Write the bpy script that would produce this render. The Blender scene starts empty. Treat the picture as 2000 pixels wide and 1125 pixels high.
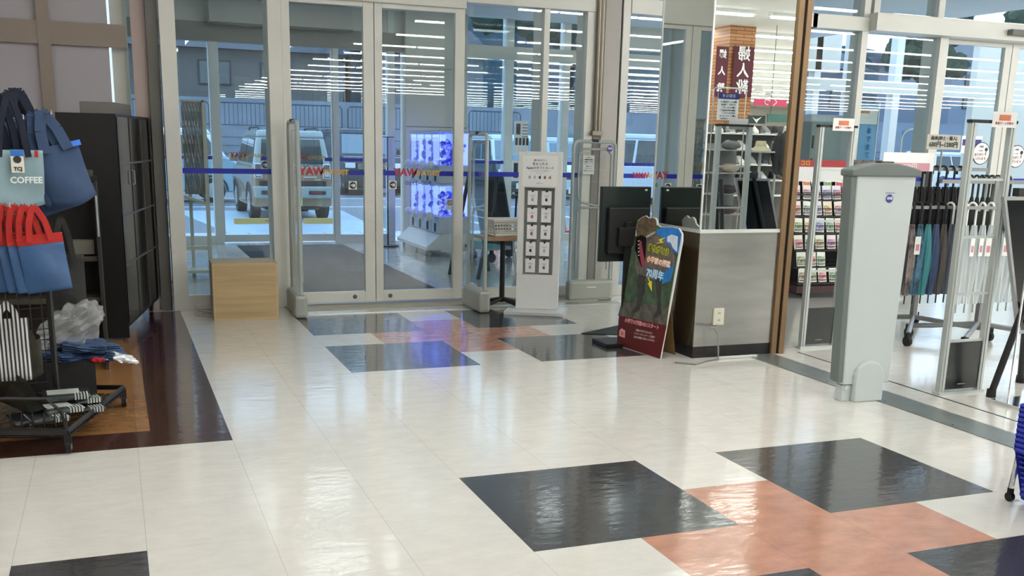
import bpy, bmesh, math, random
from mathutils import Vector, Matrix, Euler
R = random.Random(7)
PI = math.pi
SC = bpy.context.scene
COL = SC.collection

# ------------------------------------------------------------------ camera
T = .45
FPX, PITCH, ROLL, YAW = 1983.11, .23229, .0234, .37375
CAM = Vector((-3.08229*T, -7.26695*T, 3.29485*T))
FW = Vector((math.sin(YAW)*math.cos(PITCH), math.cos(YAW)*math.cos(PITCH), -math.sin(PITCH)))
_r0 = Vector((math.cos(YAW), -math.sin(YAW), 0)); _u0 = _r0.cross(FW)
RT = math.cos(ROLL)*_r0 + math.sin(ROLL)*_u0; UP = RT.cross(FW)
cd = bpy.data.cameras.new('camera'); co = bpy.data.objects.new('camera', cd); COL.objects.link(co)
m3 = Matrix((RT, UP, -FW)).transposed()
co.matrix_world = Matrix.Translation(CAM) @ m3.to_4x4()
cd.sensor_width = 36; cd.lens = 36*FPX/2000; cd.shift_y = (750-562.5)/2000
cd.clip_end = 400; cd.clip_start = .05
SC.camera = co
def ray(x, y): return FW + (x-1000)/FPX*RT - (y-750)/FPX*UP
def at(x, y, Y):
    d = ray(x, y); return CAM + d*((Y-CAM.y)/d.y)
def atx(x, y, X):
    d = ray(x, y); return CAM + d*((X-CAM.x)/d.x)
def fl(x, y, z=0):
    d = ray(x, y); return CAM + d*((z-CAM.z)/d.z)
MIRY = 2.96
def mir(x, y, Yr):          # where a thing seen in the mirror pillar really stands
    p = at(x, y, 2*MIRY-Yr); return Vector((p.x, Yr, p.z))

# ------------------------------------------------------------------ world and exposure
w = bpy.data.worlds.new('overcast_sky'); SC.world = w; w.use_nodes = True
nt = w.node_tree; bg = nt.nodes['Background']
tc = nt.nodes.new('ShaderNodeTexCoord'); sx = nt.nodes.new('ShaderNodeSeparateXYZ')
rp = nt.nodes.new('ShaderNodeValToRGB'); nz = nt.nodes.new('ShaderNodeTexNoise'); nz.inputs['Scale'].default_value = 2.5
nt.links.new(tc.outputs['Generated'], sx.inputs[0]); nt.links.new(sx.outputs['Z'], rp.inputs[0])
rp.color_ramp.elements[0].color = (.62, .78, 1, 1); rp.color_ramp.elements[1].color = (.42, .6, .98, 1)
nt.links.new(rp.outputs[0], bg.inputs[0]); bg.inputs[1].default_value = 1.15
SC.view_settings.view_transform = 'Standard'; SC.view_settings.look = 'None'
SC.view_settings.exposure = 1.47; SC.view_settings.gamma = 1; SC.view_settings.use_curve_mapping = False
SC.cycles.transparent_max_bounces = 32; SC.cycles.max_bounces = 10; SC.cycles.glossy_bounces = 6
LAMP = 11.0      # strength of the fluorescent tubes

# ------------------------------------------------------------------ materials
MATS = {}
def M(name, c=(.8, .8, .8), rough=.5, metal=0, em=0, emc=None, alpha=1, var=0, vs=8, bump=0, bs=30, coat=0, trans=0, stretch=None, spec=None):
    if name in MATS: return MATS[name]
    m = bpy.data.materials.new(name); m.use_nodes = True; n = m.node_tree.nodes; L = m.node_tree.links
    p = n['Principled BSDF']; c = tuple(c)[:3]
    p.inputs['Base Color'].default_value = (*c, 1); p.inputs['Roughness'].default_value = rough; p.inputs['Metallic'].default_value = metal
    p.inputs['Alpha'].default_value = alpha; p.inputs['Coat Weight'].default_value = coat; p.inputs['Transmission Weight'].default_value = trans
    if spec is not None: p.inputs['Specular IOR Level'].default_value = spec
    if em: p.inputs['Emission Color'].default_value = (*(emc or c), 1); p.inputs['Emission Strength'].default_value = em
    t = n.new('ShaderNodeTexCoord'); mp = n.new('ShaderNodeMapping'); L.new(t.outputs['Object'], mp.inputs[0])
    if stretch: mp.inputs['Scale'].default_value = stretch
    if var:
        z = n.new('ShaderNodeTexNoise'); z.inputs['Scale'].default_value = vs; z.inputs['Detail'].default_value = 6; L.new(mp.outputs[0], z.inputs[0])
        r = n.new('ShaderNodeValToRGB'); r.color_ramp.elements[0].position = .3; r.color_ramp.elements[1].position = .7
        r.color_ramp.elements[0].color = (*[max(0, v*(1-var)) for v in c], 1); r.color_ramp.elements[1].color = (*[min(1, v*(1+var)) for v in c], 1)
        L.new(z.outputs[0], r.inputs[0]); L.new(r.outputs[0], p.inputs['Base Color'])
    if bump:
        z = n.new('ShaderNodeTexNoise'); z.inputs['Scale'].default_value = bs; L.new(mp.outputs[0], z.inputs[0])
        b = n.new('ShaderNodeBump'); b.inputs['Strength'].default_value = bump; b.inputs['Distance'].default_value = .02; L.new(z.outputs[0], b.inputs['Height']); L.new(b.outputs[0], p.inputs['Normal'])
    MATS[name] = m; return m
def hexc(h):
    h = h.lstrip('#'); v = [int(h[i:i+2], 16)/255 for i in (0, 2, 4)]
    return tuple(x/12.92 if x < .04045 else ((x+.055)/1.055)**2.4 for x in v)
def H(name, h, **k): return M(name, hexc(h), **k)
def glass(name, tint=(.93, .97, .96), ior=1.5, add=0.0):
    if name in MATS: return MATS[name]
    m = bpy.data.materials.new(name); m.use_nodes = True; n = m.node_tree.nodes; L = m.node_tree.links
    n.remove(n['Principled BSDF']); o = n['Material Output']
    tr = n.new('ShaderNodeBsdfTransparent'); tr.inputs[0].default_value = (*tint, 1)
    gl = n.new('ShaderNodeBsdfGlossy'); gl.inputs['Roughness'].default_value = 0.0; gl.inputs[0].default_value = (1, 1, 1, 1)
    f0 = ((ior-1)/(ior+1))**2+add
    fr = n.new('ShaderNodeLayerWeight'); fr.inputs[0].default_value = .5
    pw = n.new('ShaderNodeMath'); pw.operation = 'POWER'; pw.inputs[1].default_value = 5
    ad = n.new('ShaderNodeMath'); ad.operation = 'MULTIPLY_ADD'; ad.inputs[1].default_value = 1-f0; ad.inputs[2].default_value = f0; ad.use_clamp = True
    mx = n.new('ShaderNodeMixShader')
    L.new(fr.outputs['Facing'], pw.inputs[0]); L.new(pw.outputs[0], ad.inputs[0]); L.new(ad.outputs[0], mx.inputs[0]); L.new(tr.outputs[0], mx.inputs[1]); L.new(gl.outputs[0], mx.inputs[2]); L.new(mx.outputs[0], o.inputs[0])
    MATS[name] = m; return m

# ------------------------------------------------------------------ mesh builder
class B:
    def __init__(s): s.bm = bmesh.new(); s.mi = 0
    def _f(s, vs):
        try:
            f = s.bm.faces.new(vs); f.material_index = s.mi; return f
        except ValueError: return None
    def m(s, i): s.mi = i; return s
    def box(s, x0, x1, y0, y1, z0, z1, M4=None):
        c = [(x0, y0, z0), (x1, y0, z0), (x1, y1, z0), (x0, y1, z0), (x0, y0, z1), (x1, y0, z1), (x1, y1, z1), (x0, y1, z1)]
        return s.hexa(c, M4)
    def hexa(s, c, M4=None):
        v = [s.bm.verts.new(M4 @ Vector(p) if M4 else p) for p in c]
        for f in ((3, 2, 1, 0), (4, 5, 6, 7), (0, 1, 5, 4), (1, 2, 6, 5), (2, 3, 7, 6), (3, 0, 4, 7)): s._f([v[i] for i in f])
        return s
    def poly(s, pts): s._f([s.bm.verts.new(p) for p in pts]); return s
    def prism(s, pts, d):           # pts: 3D polygon, d: extrude vector
        d = Vector(d); a = [s.bm.verts.new(p) for p in pts]; b = [s.bm.verts.new(Vector(p)+d) for p in pts]; n = len(pts)
        s._f(a[::-1]); s._f(b)
        for i in range(n): s._f([a[i], a[(i+1) % n], b[(i+1) % n], b[i]])
        return s
    def tube(s, pts, r, n=8, closed=False, cap=True):
        pts = [Vector(p) for p in pts]; rs = r if isinstance(r, (list, tuple)) else [r]*len(pts); rings = []; N = len(pts); ref = None
        for i, p in enumerate(pts):
            a = pts[(i-1) % N] if (i or closed) else p; b = pts[(i+1) % N] if (i < N-1 or closed) else p
            t = (b-a).normalized()
            if ref is None: ref = Vector((0, 0, 1)) if abs(t.z) < .9 else Vector((1, 0, 0))
            x = (ref - t*ref.dot(t)); x = x.normalized() if x.length > 1e-6 else t.orthogonal().normalized(); ref = x; y = t.cross(x)
            rings.append([s.bm.verts.new(p + rs[i]*(x*math.cos(2*PI*k/n)+y*math.sin(2*PI*k/n))) for k in range(n)])
        for i in range(N if closed else N-1):
            a, b = rings[i], rings[(i+1) % N]
            for k in range(n): s._f([a[k], a[(k+1) % n], b[(k+1) % n], b[k]])
        if cap and not closed: s._f(rings[0][::-1]); s._f(rings[-1])
        return s
    def cyl(s, p0, p1, r, n=16): return s.tube([p0, p1], r, n)
    def lathe(s, prof, c=(0, 0, 0), n=24, axis='z'):
        c = Vector(c); rings = []
        for r, z in prof:
            ring = []
            for k in range(n):
                a = 2*PI*k/n; q = (r*math.cos(a), r*math.sin(a), z)
                if axis == 'x': q = (z, q[0], q[1])
                if axis == 'y': q = (q[0], z, q[1])
                ring.append(s.bm.verts.new(c+Vector(q)))
            rings.append(ring)
        for a, b in zip(rings, rings[1:]):
            for k in range(n): s._f([a[k], a[(k+1) % n], b[(k+1) % n], b[k]])
        s._f(rings[0][::-1]); s._f(rings[-1]); return s
    def grid(s, fn, nu, nv):
        g = [[s.bm.verts.new(fn(i/nu, j/nv)) for j in range(nv+1)] for i in range(nu+1)]
        for i in range(nu):
            for j in range(nv): s._f([g[i][j], g[i+1][j], g[i+1][j+1], g[i][j+1]])
        return s
    def blob(s, c, rx, ry, rz, jit=0, sub=3, rnd=None):
        r = bmesh.ops.create_icosphere(s.bm, subdivisions=sub, radius=1)
        for v in r['verts']:
            k = 1+(jit*((rnd or R).random()-.5) if jit else 0)
            v.co = Vector((c[0]+v.co.x*rx*k, c[1]+v.co.y*ry*k, c[2]+v.co.z*rz*k))
        for v in r['verts']:
            for f in v.link_faces: f.material_index = s.mi
        return s
def rmat(loc=(0, 0, 0), rx=0, ry=0, rz=0): return Matrix.Translation(loc) @ Euler((rx, ry, rz)).to_matrix().to_4x4()
WM = {}
def obj(name, b, mats, parent=None, label=None, cat=None, group=None, kind=None, bev=0, smooth=False, world=False, solid=0, sub=0):
    me = bpy.data.meshes.new(name)
    bm = b.bm
    bmesh.ops.remove_doubles(bm, verts=bm.verts, dist=1e-5) if smooth else None
    bmesh.ops.recalc_face_normals(bm, faces=bm.faces)
    bm.to_mesh(me); bm.free()
    if not isinstance(mats, (list, tuple)): mats = [mats]
    for m in mats: me.materials.append(m)
    if world and parent: me.transform(WM[parent.name].inverted())
    o = bpy.data.objects.new(name, me); COL.objects.link(o)
    WM[o.name] = WM[parent.name] if parent else Matrix()
    if parent: o.parent = parent
    if smooth:
        me.shade_smooth()
        try: me.set_sharp_from_angle(angle=.6)
        except Exception: pass
    if solid: md = o.modifiers.new('s', 'SOLIDIFY'); md.thickness = solid
    if sub: md = o.modifiers.new('u', 'SUBSURF'); md.levels = md.render_levels = sub
    if bev: md = o.modifiers.new('b', 'BEVEL'); md.width = bev; md.segments = 2; md.limit_method = 'ANGLE'
    return tag(o, label, cat, group, kind)
def tag(o, label=None, cat=None, group=None, kind=None):
    if label: o['label'] = label
    if cat: o['category'] = cat
    if group: o['group'] = group
    if kind: o['kind'] = kind
    return o
def place(o, loc, rz=0, rx=0, ry=0):
    o.location = loc; o.rotation_euler = (rx, ry, rz); WM[o.name] = rmat(loc, rx, ry, rz); return o
def thing(name, label, cat, loc=(0, 0, 0), rz=0, group=None, kind=None, rx=0, ry=0):
    o = bpy.data.objects.new(name, None); o.empty_display_size = .1; COL.objects.link(o); place(o, loc, rz, rx, ry)
    return tag(o, label, cat, group, kind)
def struct(name, loc=(0, 0, 0), label=None, cat=None): return thing(name, label, cat, loc, kind='structure')
KIDS = {}
def dup(root, loc, rz=0, label=None, group=None, rx=0, ry=0, mats=None):
    def cp(o, par):
        c = o.copy(); COL.objects.link(c)
        if par: c.parent = par
        for ch in o.children: cp(ch, c)
        return c
    c = cp(root, None); place(c, loc, rz, rx, ry)
    if label: c['label'] = label
    if group: c['group'] = group
    return c
def recolor(root, table):       # swap materials on a copied thing (own mesh data)
    for ch in [root]+list(root.children_recursive):
        if ch.type == 'MESH' and any(m and m.name in table for m in ch.data.materials):
            ch.data = ch.data.copy()
            for i, m in enumerate(ch.data.materials):
                if m and m.name in table: ch.data.materials[i] = table[m.name]
def text(name, s, size, mat, parent, M4, ext=.0006, align='CENTER', sx=1, label=None, bold=0, world=True):
    cu = bpy.data.curves.new('t', 'FONT'); cu.body = s; cu.size = size; cu.extrude = ext; cu.align_x = align; cu.align_y = 'CENTER'; cu.offset = bold; cu.resolution_u = 2
    to = bpy.data.objects.new('t', cu); COL.objects.link(to); dg = bpy.context.evaluated_depsgraph_get(); dg.update()
    me = bpy.data.meshes.new_from_object(to.evaluated_get(dg)); bpy.data.objects.remove(to); bpy.data.curves.remove(cu)
    me.transform(Matrix.Diagonal((sx, 1, 1, 1))); me.transform(M4)
    if world and parent: me.transform(WM[parent.name].inverted())
    me.materials.clear(); me.materials.append(mat); me.name = name
    if sx < 0: me.flip_normals()
    o = bpy.data.objects.new(name, me); COL.objects.link(o)
    if parent: o.parent = parent
    if label: o['label'] = label
    return o
# frame facing -Y (towards the camera): text upright in the XZ plane
def face(x, y, z, rz=0, rx=PI/2): return rmat((x, y, z), rx, 0, rz)
def basis(o, ux, uy, uz=None):
    ux = Vector(ux).normalized(); uy = (Vector(uy)-ux*Vector(uy).dot(ux)).normalized(); uz = ux.cross(uy)
    m = Matrix((ux, uy, uz)).transposed().to_4x4(); return Matrix.Translation(o) @ m

ALU = H('anodised_aluminium', '#d6d6cf', rough=.4, metal=.1, var=.03, vs=3)
ALUD = H('dark_aluminium', '#63625d', rough=.4, metal=.4)
BLACK = H('black_paint', '#141414', rough=.45)
BLK2 = H('soft_black', '#1e1f20', rough=.6)
WHITE = H('white_paint', '#e6e8e4', rough=.45)
CHROME = M('chrome', (.8, .8, .8), rough=.12, metal=1)
GREYP = H('grey_plastic', '#9aa09c', rough=.5)
RUB = H('rubber', '#0f0f10', rough=.7)
GLASS = glass('clear_glass', tint=(.90, .95, .95), ior=1.46)
BLUE = H('blue_tape', '#0a1fa0', rough=.4)
# ================================================================== THE SETTING
def floor_mat(name, h, rough=.1, vein='#000000', vs=3.0, amt=.06, seam=True, coat=.5):
    m = bpy.data.materials.new(name); m.use_nodes = True; n = m.node_tree.nodes; L = m.node_tree.links; p = n['Principled BSDF']
    c = hexc(h); t = n.new('ShaderNodeTexCoord'); mp = n.new('ShaderNodeMapping'); mp.inputs['Scale'].default_value = (2.2, 3.6, 1); L.new(t.outputs['Object'], mp.inputs[0])
    z = n.new('ShaderNodeTexNoise'); z.inputs['Scale'].default_value = vs; z.inputs['Detail'].default_value = 9; z.inputs['Roughness'].default_value = .65; L.new(mp.outputs[0], z.inputs[0])
    r = n.new('ShaderNodeValToRGB'); r.color_ramp.elements[0].position = .32; r.color_ramp.elements[1].position = .66
    r.color_ramp.elements[0].color = (*[v*(1-amt*2) for v in c], 1); r.color_ramp.elements[1].color = (*[min(1, v*(1+amt)) for v in c], 1)
    L.new(z.outputs[0], r.inputs[0]); src = r.outputs[0]
    if seam:
        s = n.new('ShaderNodeSeparateXYZ'); L.new(t.outputs['Object'], s.inputs[0]); outs = []
        for ax in ('X', 'Y'):
            d = n.new('ShaderNodeMath'); d.operation = 'DIVIDE'; d.inputs[1].default_value = T; L.new(s.outputs[ax], d.inputs[0])
            f = n.new('ShaderNodeMath'); f.operation = 'PINGPONG'; f.inputs[1].default_value = .5; L.new(d.outputs[0], f.inputs[0])
            g = n.new('ShaderNodeMath'); g.operation = 'LESS_THAN'; g.inputs[1].default_value = .0028 if ax == 'X' else .0012; L.new(f.outputs[0], g.inputs[0]); outs.append(g)
        mxx = n.new('ShaderNodeMath'); mxx.operation = 'MAXIMUM'; L.new(outs[0].outputs[0], mxx.inputs[0]); L.new(outs[1].outputs[0], mxx.inputs[1])
        ml = n.new('ShaderNodeMath'); ml.operation = 'MULTIPLY'; ml.inputs[1].default_value = .45; L.new(mxx.outputs[0], ml.inputs[0])
        mix = n.new('ShaderNodeMixRGB'); mix.inputs[2].default_value = (*[v*.35 for v in c], 1); L.new(ml.outputs[0], mix.inputs[0]); L.new(src, mix.inputs[1]); src = mix.outputs[0]
    L.new(src, p.inputs['Base Color'])
    z2 = n.new('ShaderNodeTexNoise'); z2.inputs['Scale'].default_value = 9; z2.inputs['Detail'].default_value = 3; mp2 = n.new('ShaderNodeMapping'); mp2.inputs['Scale'].default_value = (1, 2.2, 1); L.new(t.outputs['Object'], mp2.inputs[0]); L.new(mp2.outputs[0], z2.inputs[0])
    b = n.new('ShaderNodeBump'); b.inputs['Strength'].default_value = .12; b.inputs['Distance'].default_value = .01; L.new(z2.outputs[0], b.inputs['Height']); L.new(b.outputs[0], p.inputs['Normal'])
    p.inputs['Roughness'].default_value = rough; p.inputs['Coat Weight'].default_value = coat; p.inputs['Coat Roughness'].default_value = .06
    L.new(b.outputs[0], p.inputs['Coat Normal'])
    return m
FM = [floor_mat('pale_vinyl_tile', '#d8d6cf', rough=.16, amt=.035), floor_mat('charcoal_vinyl_tile', '#3d3d3e', rough=.16, amt=.12),
      floor_mat('salmon_vinyl_tile', '#c08a72', rough=.16, amt=.1), floor_mat('dark_brown_vinyl', '#452a20', rough=.16, amt=.1),
      floor_mat('ochre_vinyl', '#9c7044', rough=.2, amt=.08), floor_mat('maroon_vinyl', '#44202a', rough=.16, amt=.1), floor_mat('tan_vinyl', '#a98a5c', rough=.2, amt=.06)]
def kind_of(u, v):              # tile pattern, in tiles from the near dark block's corner
    for oy in (0, 10):
        uu, vv = u, v-oy-.0
        if oy == 10: vv = v-10
        if (0 < uu < 2 or 3 < uu < 5):
            if 0 < vv < 2 or -3 < vv < -1: return 1
        if 1 < uu < 4 and -1 < vv < 0: return 2
        if 2 < uu < 3 and -2 < vv < 1: return 2
    if -4 < u < -3 and -1 < v < 1: return 1
    if u < -2 and v > 4:
        if u < -2.85 and v > 4.65:
            return 6 if (u < -3.75 and 5.6 < v < 6.9) else 4
        return 5 if v > 8.2 and u > -2.85 else 3
    return 0
us = sorted(set([-60, 80, 112, -24, -12, -8, -6, -5, -4, -3.75, -3, -2.85, -2, -1, 0, 1, 2, 3, 4, 5, 6, 6.65, 7, 7.15, 8, 12, 20, 40, 60]))
vs_ = sorted(set([-80, -40, -20, -10, -6, -5, -3, -2, -1, 0, 1, 2, 3, 4, 4.65, 5.6, 6.9, 7, 8, 8.2, 9, 10, 11, 12, 12.12, 13.15]))
fb = B(); V = {}
for u in us:
    for v in vs_: V[u, v] = fb.bm.verts.new((u*T, v*T, 0))
for u0, u1 in zip(us, us[1:]):
    for v0, v1 in zip(vs_, vs_[1:]):
        fb.mi = kind_of((u0+u1)/2, (v0+v1)/2); fb._f([V[u0, v0], V[u1, v0], V[u1, v1], V[u0, v1]])
obj('floor', fb, FM, kind='structure')
# vestibule floor and threshold
b = B(); b.box(-1.2, 30, 5.918, 11.9, -.05, 0); obj('vestibule_floor', b, floor_mat('vestibule_vinyl', '#c9c9c4', rough=.15), kind='structure')
b = B(); b.box(.2, 1.68, 6.35, 11.45, 0, .008)
obj('entrance_mat', b, H('charcoal_carpet', '#33383f', rough=.9, var=.25, vs=60, bump=.5, bs=300), label='large charcoal entrance mat between the inner and outer sliding doors', cat='mat')
b = B(); b.box(.0, 3.3, 5.46, 5.60, 0, .006); b.m(1)
for i in range(6): b.lathe([(.006, .006), (.005, .0075)], (.2+i*.5, 5.5, 0), 8)
obj('threshold_strip', b, [H('brushed_steel', '#c4c6c2', rough=.28, metal=.8), BLACK], kind='structure')
b = B(); b.box(2.9, 3.13, -8, 2.95, 0, .005); b.m(1)
for i in range(14): b.lathe([(.006, .005), (.005, .0065)], (2.93, 2.6-i*.55, 0), 8)
obj('floor_expansion_strip', b, [H('grey_steel_plate', '#8b9392', rough=.3, metal=.6, var=.1, vs=6), BLACK], kind='structure')
b = B(); b.box(3.36, 3.372, -8, 2.95, 0, .002); b.box(3.62, 3.632, -8, 1.3, 0, .002); obj('shutter_groove', b, BLACK, kind='structure')
# ceiling, walls
CEILZ = 3.55
b = B(); b.box(-12, 50, -36, 6.3, CEILZ, CEILZ+.1); obj('ceiling', b, H('ceiling_board', '#d9d9d6', rough=.8), kind='structure')
b = B(); b.box(-12, 50, -36.1, -36, 0, CEILZ); obj('wall_back', b, H('store_wall', '#cfcac0', rough=.7), kind='structure')
b = B(); b.box(-6.1, -6, -36, 6.1, 0, CEILZ); obj('wall_left', b, H('left_wall', '#c7c2bd', rough=.7), kind='structure')
b = B(); b.box(50, 50.1, -36, 6.1, 0, CEILZ); obj('wall_right', b, MATS['store_wall'], kind='structure')
# fluorescent rows (real ceiling lights: their reflections fill the glass)
TUBE = M('fluorescent_tube', (1, 1, 1), em=LAMP, emc=(1, .985, .94))
def lamp_row(y, x0, x1):
    c = (x0+x1)/2
    t = thing('ceiling_light', 'long fluorescent ceiling light row running parallel to the glass entrance wall', 'ceiling light', (c, y, CEILZ), group='rows of fluorescent ceiling lights seen in the glass reflections')
    b = B(); L = x1-x0; b.box(-L/2, L/2, -.07, .07, -.05, 0); obj('housing', b, WHITE, t)
    b = B(); n = int(L/1.25)
    for i in range(n):
        a = -L/2+i*L/n+.03; b.box(a, -L/2+(i+1)*L/n-.03, -.045, .045, -.075, -.05)
    obj('tube', b, TUBE, t)
k = 0
y = 2.3
while y > -30:
    segs = [(3.6, 9.3), (9.6, 19.4), (19.8, 34)] if k % 2 == 0 else [(3.9, 8.0), (8.3, 21.5), (21.8, 34)]
    for s in segs: lamp_row(y, *s)
    y -= 2.4; k += 1
for x in (-4.2, -1.9, .3, 2.4):
    for (y0, y1) in ((-.4, 3.0), (-7.2, -2.4)):
        if y0 < 0 and y1 < 0 and x != -4.2: continue
        if x == -1.9: y0 = -2.2; x = -.75
        L_ = y1-y0; t = thing('ceiling_light', 'long fluorescent ceiling light running towards the glass entrance above the pale tiled floor', 'ceiling light', (x, (y0+y1)/2, CEILZ), group='bookshop ceiling lights running towards the doors')
        b = B(); b.box(-.07, .07, -L_/2, L_/2, -.05, 0); obj('housing', b, WHITE, t)
        b = B(); n_ = int(L_/1.25)
        for i in range(n_): b.box(-.045, .045, -L_/2+i*L_/n_+.03, -L_/2+(i+1)*L_/n_-.03, -.075, -.05)
        obj('tube', b, TUBE, t)
# vestibule ceiling, plus unseen fill lights added to brighten the vestibule
b = B(); b.box(-1.2, 9.6, 6.1, 11.8, 3.3, 3.4); obj('vestibule_ceiling', b, MATS['ceiling_board'], kind='structure')
for i, (x, y) in enumerate(((.9, 7.6), (.9, 10), (4.2, 8.4))):
    t = thing('vestibule_fill_light', 'unseen flush fill lamp added to brighten the entrance vestibule', 'ceiling light', (x, y, 3.3), group='added vestibule fill lamps')
    b = B(); b.box(-.62, .62, -.15, .15, -.04, 0); obj('housing', b, WHITE, t)
    b = B(); b.box(-.58, .58, -.1, .1, -.055, -.04); obj('diffuser', b, M('vestibule_fill_glow', (1, 1, 1), em=3, emc=(1, 1, .97)), t)
# ---- inner glass facade
FY = 5.97; F0, F1 = 5.91, 6.10
def post(name, x0, x1, z1=3.55, y0=F0, y1=F1, m=ALU, z0=0):
    b = B(); b.box(x0, x1, y0, y1, z0, z1); return obj(name, b, m, kind='structure', bev=.004)
TN = [0]
def trim(*a, **k): TN[0] += 1; return post('trim_%d' % TN[0], *a, **k)
trim(-.948, -.823, y1=6.04); trim(-1.05, -.955, m=ALUD, y0=6.0, y1=6.2); trim(-.08, .036, y1=6.2)
trim(2.462, 2.52, y0=5.93, y1=6.2); trim(2.895, 2.99, y1=6.15)
WN = [0]
def window(x0, x1, z0, z1, y=FY, rails=True, fr=ALU, g=None, wr=.05):
    WN[0] += 1; t = struct('window_%d' % WN[0], ((x0+x1)/2, y, z0)); h = z1-z0; w_ = (x1-x0)/2
    b = B(); b.box(-w_, w_, -.003, .003, wr if rails else 0, h); obj('pane', b, g or GLASS, t)
    if rails:
        b = B(); b.box(-w_, w_, -.035, .035, 0, wr); obj('window_frame', b, fr, t)
    return t
W1 = window(-.823, -.08, 0, 3.5, wr=.13)
W2 = window(1.69, 2.462, 0, 2.7, wr=.12); W3 = window(2.52, 2.895, 0, 2.7, wr=.12)
W4 = window(3.35, 5.38, 0, 2.72, wr=.1)
# header over doors and fixed panes, transoms above it
def hdr(x0, x1, z0, z1, y0=5.86, y1=6.1): return trim(x0, x1, y0=y0, y1=y1, z0=z0, z1=z1)
hdr(.036, 1.69, 2.655, 3.0, 5.90); hdr(1.69, 3.0, 2.71, 3.0, 5.90); hdr(3.35, 5.5, 2.72, 2.86, 5.9)
window(3.35, 5.4, 2.86, 3.55, rails=False)
# pillar beside the inner doors: round pipes, painted face, black joint
trim(3.07, 3.24, m=H('pillar_paint', '#b9b4ae', rough=.55), y0=5.89, y1=6.2)
b = B()
for x, r in ((3.0, .022), (3.035, .026)): b.cyl((x, 5.88, 1.62), (x, 5.88, 3.5), r)
b.box(2.96, 3.07, 5.84, 5.9, 1.58, 1.62); obj('trim_pipe', b, H('brown_steel_pipe', '#857d70', rough=.3, metal=.6), kind='structure', smooth=True)
trim(2.99, 3.07, z1=1.6, m=H('pillar_lower', '#8a8680', rough=.5), y0=5.9, y1=6.1)
trim(3.24, 3.27, m=BLACK, y0=5.93, y1=6.1); trim(3.27, 3.35)
# sliding doors of the inner facade
YEL = H('yellow_vinyl', '#e0a92a', rough=.4); RED = H('red_vinyl', '#c01830', rough=.4); DKT = H('dark_vinyl', '#1d2328', rough=.4)
STW = H('sticker_white', '#dfe2dc', rough=.4)
def tape(par, x0, x1, y, z=1.175, h=.044):
    b = B(); b.box(x0, x1, y-.0012, y, z, z+h); obj('blue_tape', b, BLUE, par, world=True)
def logo(par, px0, px1, py, y, s=1.0):
    # mirrored shop lettering as read from inside: red then yellow
    a = at(px0, py, y); c = at(px1, py, y); wd = c.x-a.x; xm = a.x+wd*.40
    z = a.z
    text('red_lettering', 'WAY', wd*.215*s*1.15, RED, par, face((a.x+xm)/2-.005, y-.003, z), sx=-1, bold=.003)
    text('yellow_lettering', 'TSUTAYA', wd*.155*s, YEL, par, face((xm+c.x)/2+.004, y-.003, z-.004*s), sx=-1, bold=.0022)
def hand(par, px, py, y, s=.085):
    p = at(px, py, y); b = B(); b.box(p.x-s/2, p.x+s/2, y-.002, y-.001, p.z-s/2, p.z+s/2)
    o = obj('hand_sticker', b, STW, par, world=True)
    b = B(); b.lathe([(s*.42, 0), (s*.42, -.001)], (p.x, y-.002, p.z), 24, 'y')
    b2 = B(); q = [(-.3, .05), (-.05, .12), (.12, .2), (.3, .12), (.32, -.12), (.15, -.22), (-.05, -.2), (-.04, -.04), (-.3, -.04)]
    b2.prism([(p.x+s*u, y-.0045, p.z+s*v) for u, v in q], (0, .001, 0))
    obj('sticker_disc', b, DKT, o, world=True); obj('sticker_hand', b2, STW, o, world=True)
def door(n, x0, x1, y, zt, sl, sr, zb=.026, rail=.095, wrap=.05, lock=None):
    t = struct('door_%d' % n, ((x0+x1)/2, y, zb))
    b = B(); b.box(x0, x0+sl, y-.03, y+.03, zb, zt); b.box(x1-sr, x1, y-.03, y+.03, zb, zt); b.box(x0+sl, x1-sr, y-.03, y+.03, zb, zb+rail); b.box(x0+sl, x1-sr, y-.03, y+.03, zt-wrap, zt)
    obj('door_frame', b, ALU, t, world=True, bev=.003)
    b = B(); b.box(x0+sl, x1-sr, y-.003, y+.003, zb+rail, zt-wrap); obj('pane', b, GLASS, t, world=True)
    if lock is not None:
        b = B(); b.lathe([(.02, 0), (.02, -.006), (.012, -.008)], (lock, y-.03, zb+rail*.5), 20, 'y'); obj('door_lock', b, ALUD, t, world=True)
    return t
D1 = door(1, .04, .842, FY, 2.665, .07, .095, lock=.645); D2 = door(2, .848, 1.687, FY, 2.665, .07, .092, lock=.98)
b = B(); b.box(0, 3.0, 5.66, 6.05, 0, .012); obj('door_sill', b, H('sill_steel', '#a9a596', rough=.35, metal=.5), kind='structure')
S = FY-.006
tape(W1, -.823, -.08, S); tape(W2, 1.69, 2.462, S); tape(W3, 2.52, 2.895, S)
tape(D1, .11, at(588, 335, S).x, S); tape(D1, at(681, 337, S).x, .746, S); tape(D2, .918, at(772, 337, S).x, S); tape(D2, at(858, 340, S).x, 1.594, S)
logo(D1, 593, 677, 335, S); logo(D2, 777, 857, 337, S)
p = at(817, 358, S); text('opening_hours', '9:00~23:00', .055, DKT, D2, face(p.x, S, p.z), sx=-1)
hand(D1, 689, 362, S, .075); hand(D2, 767, 361, S, .075)
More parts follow.
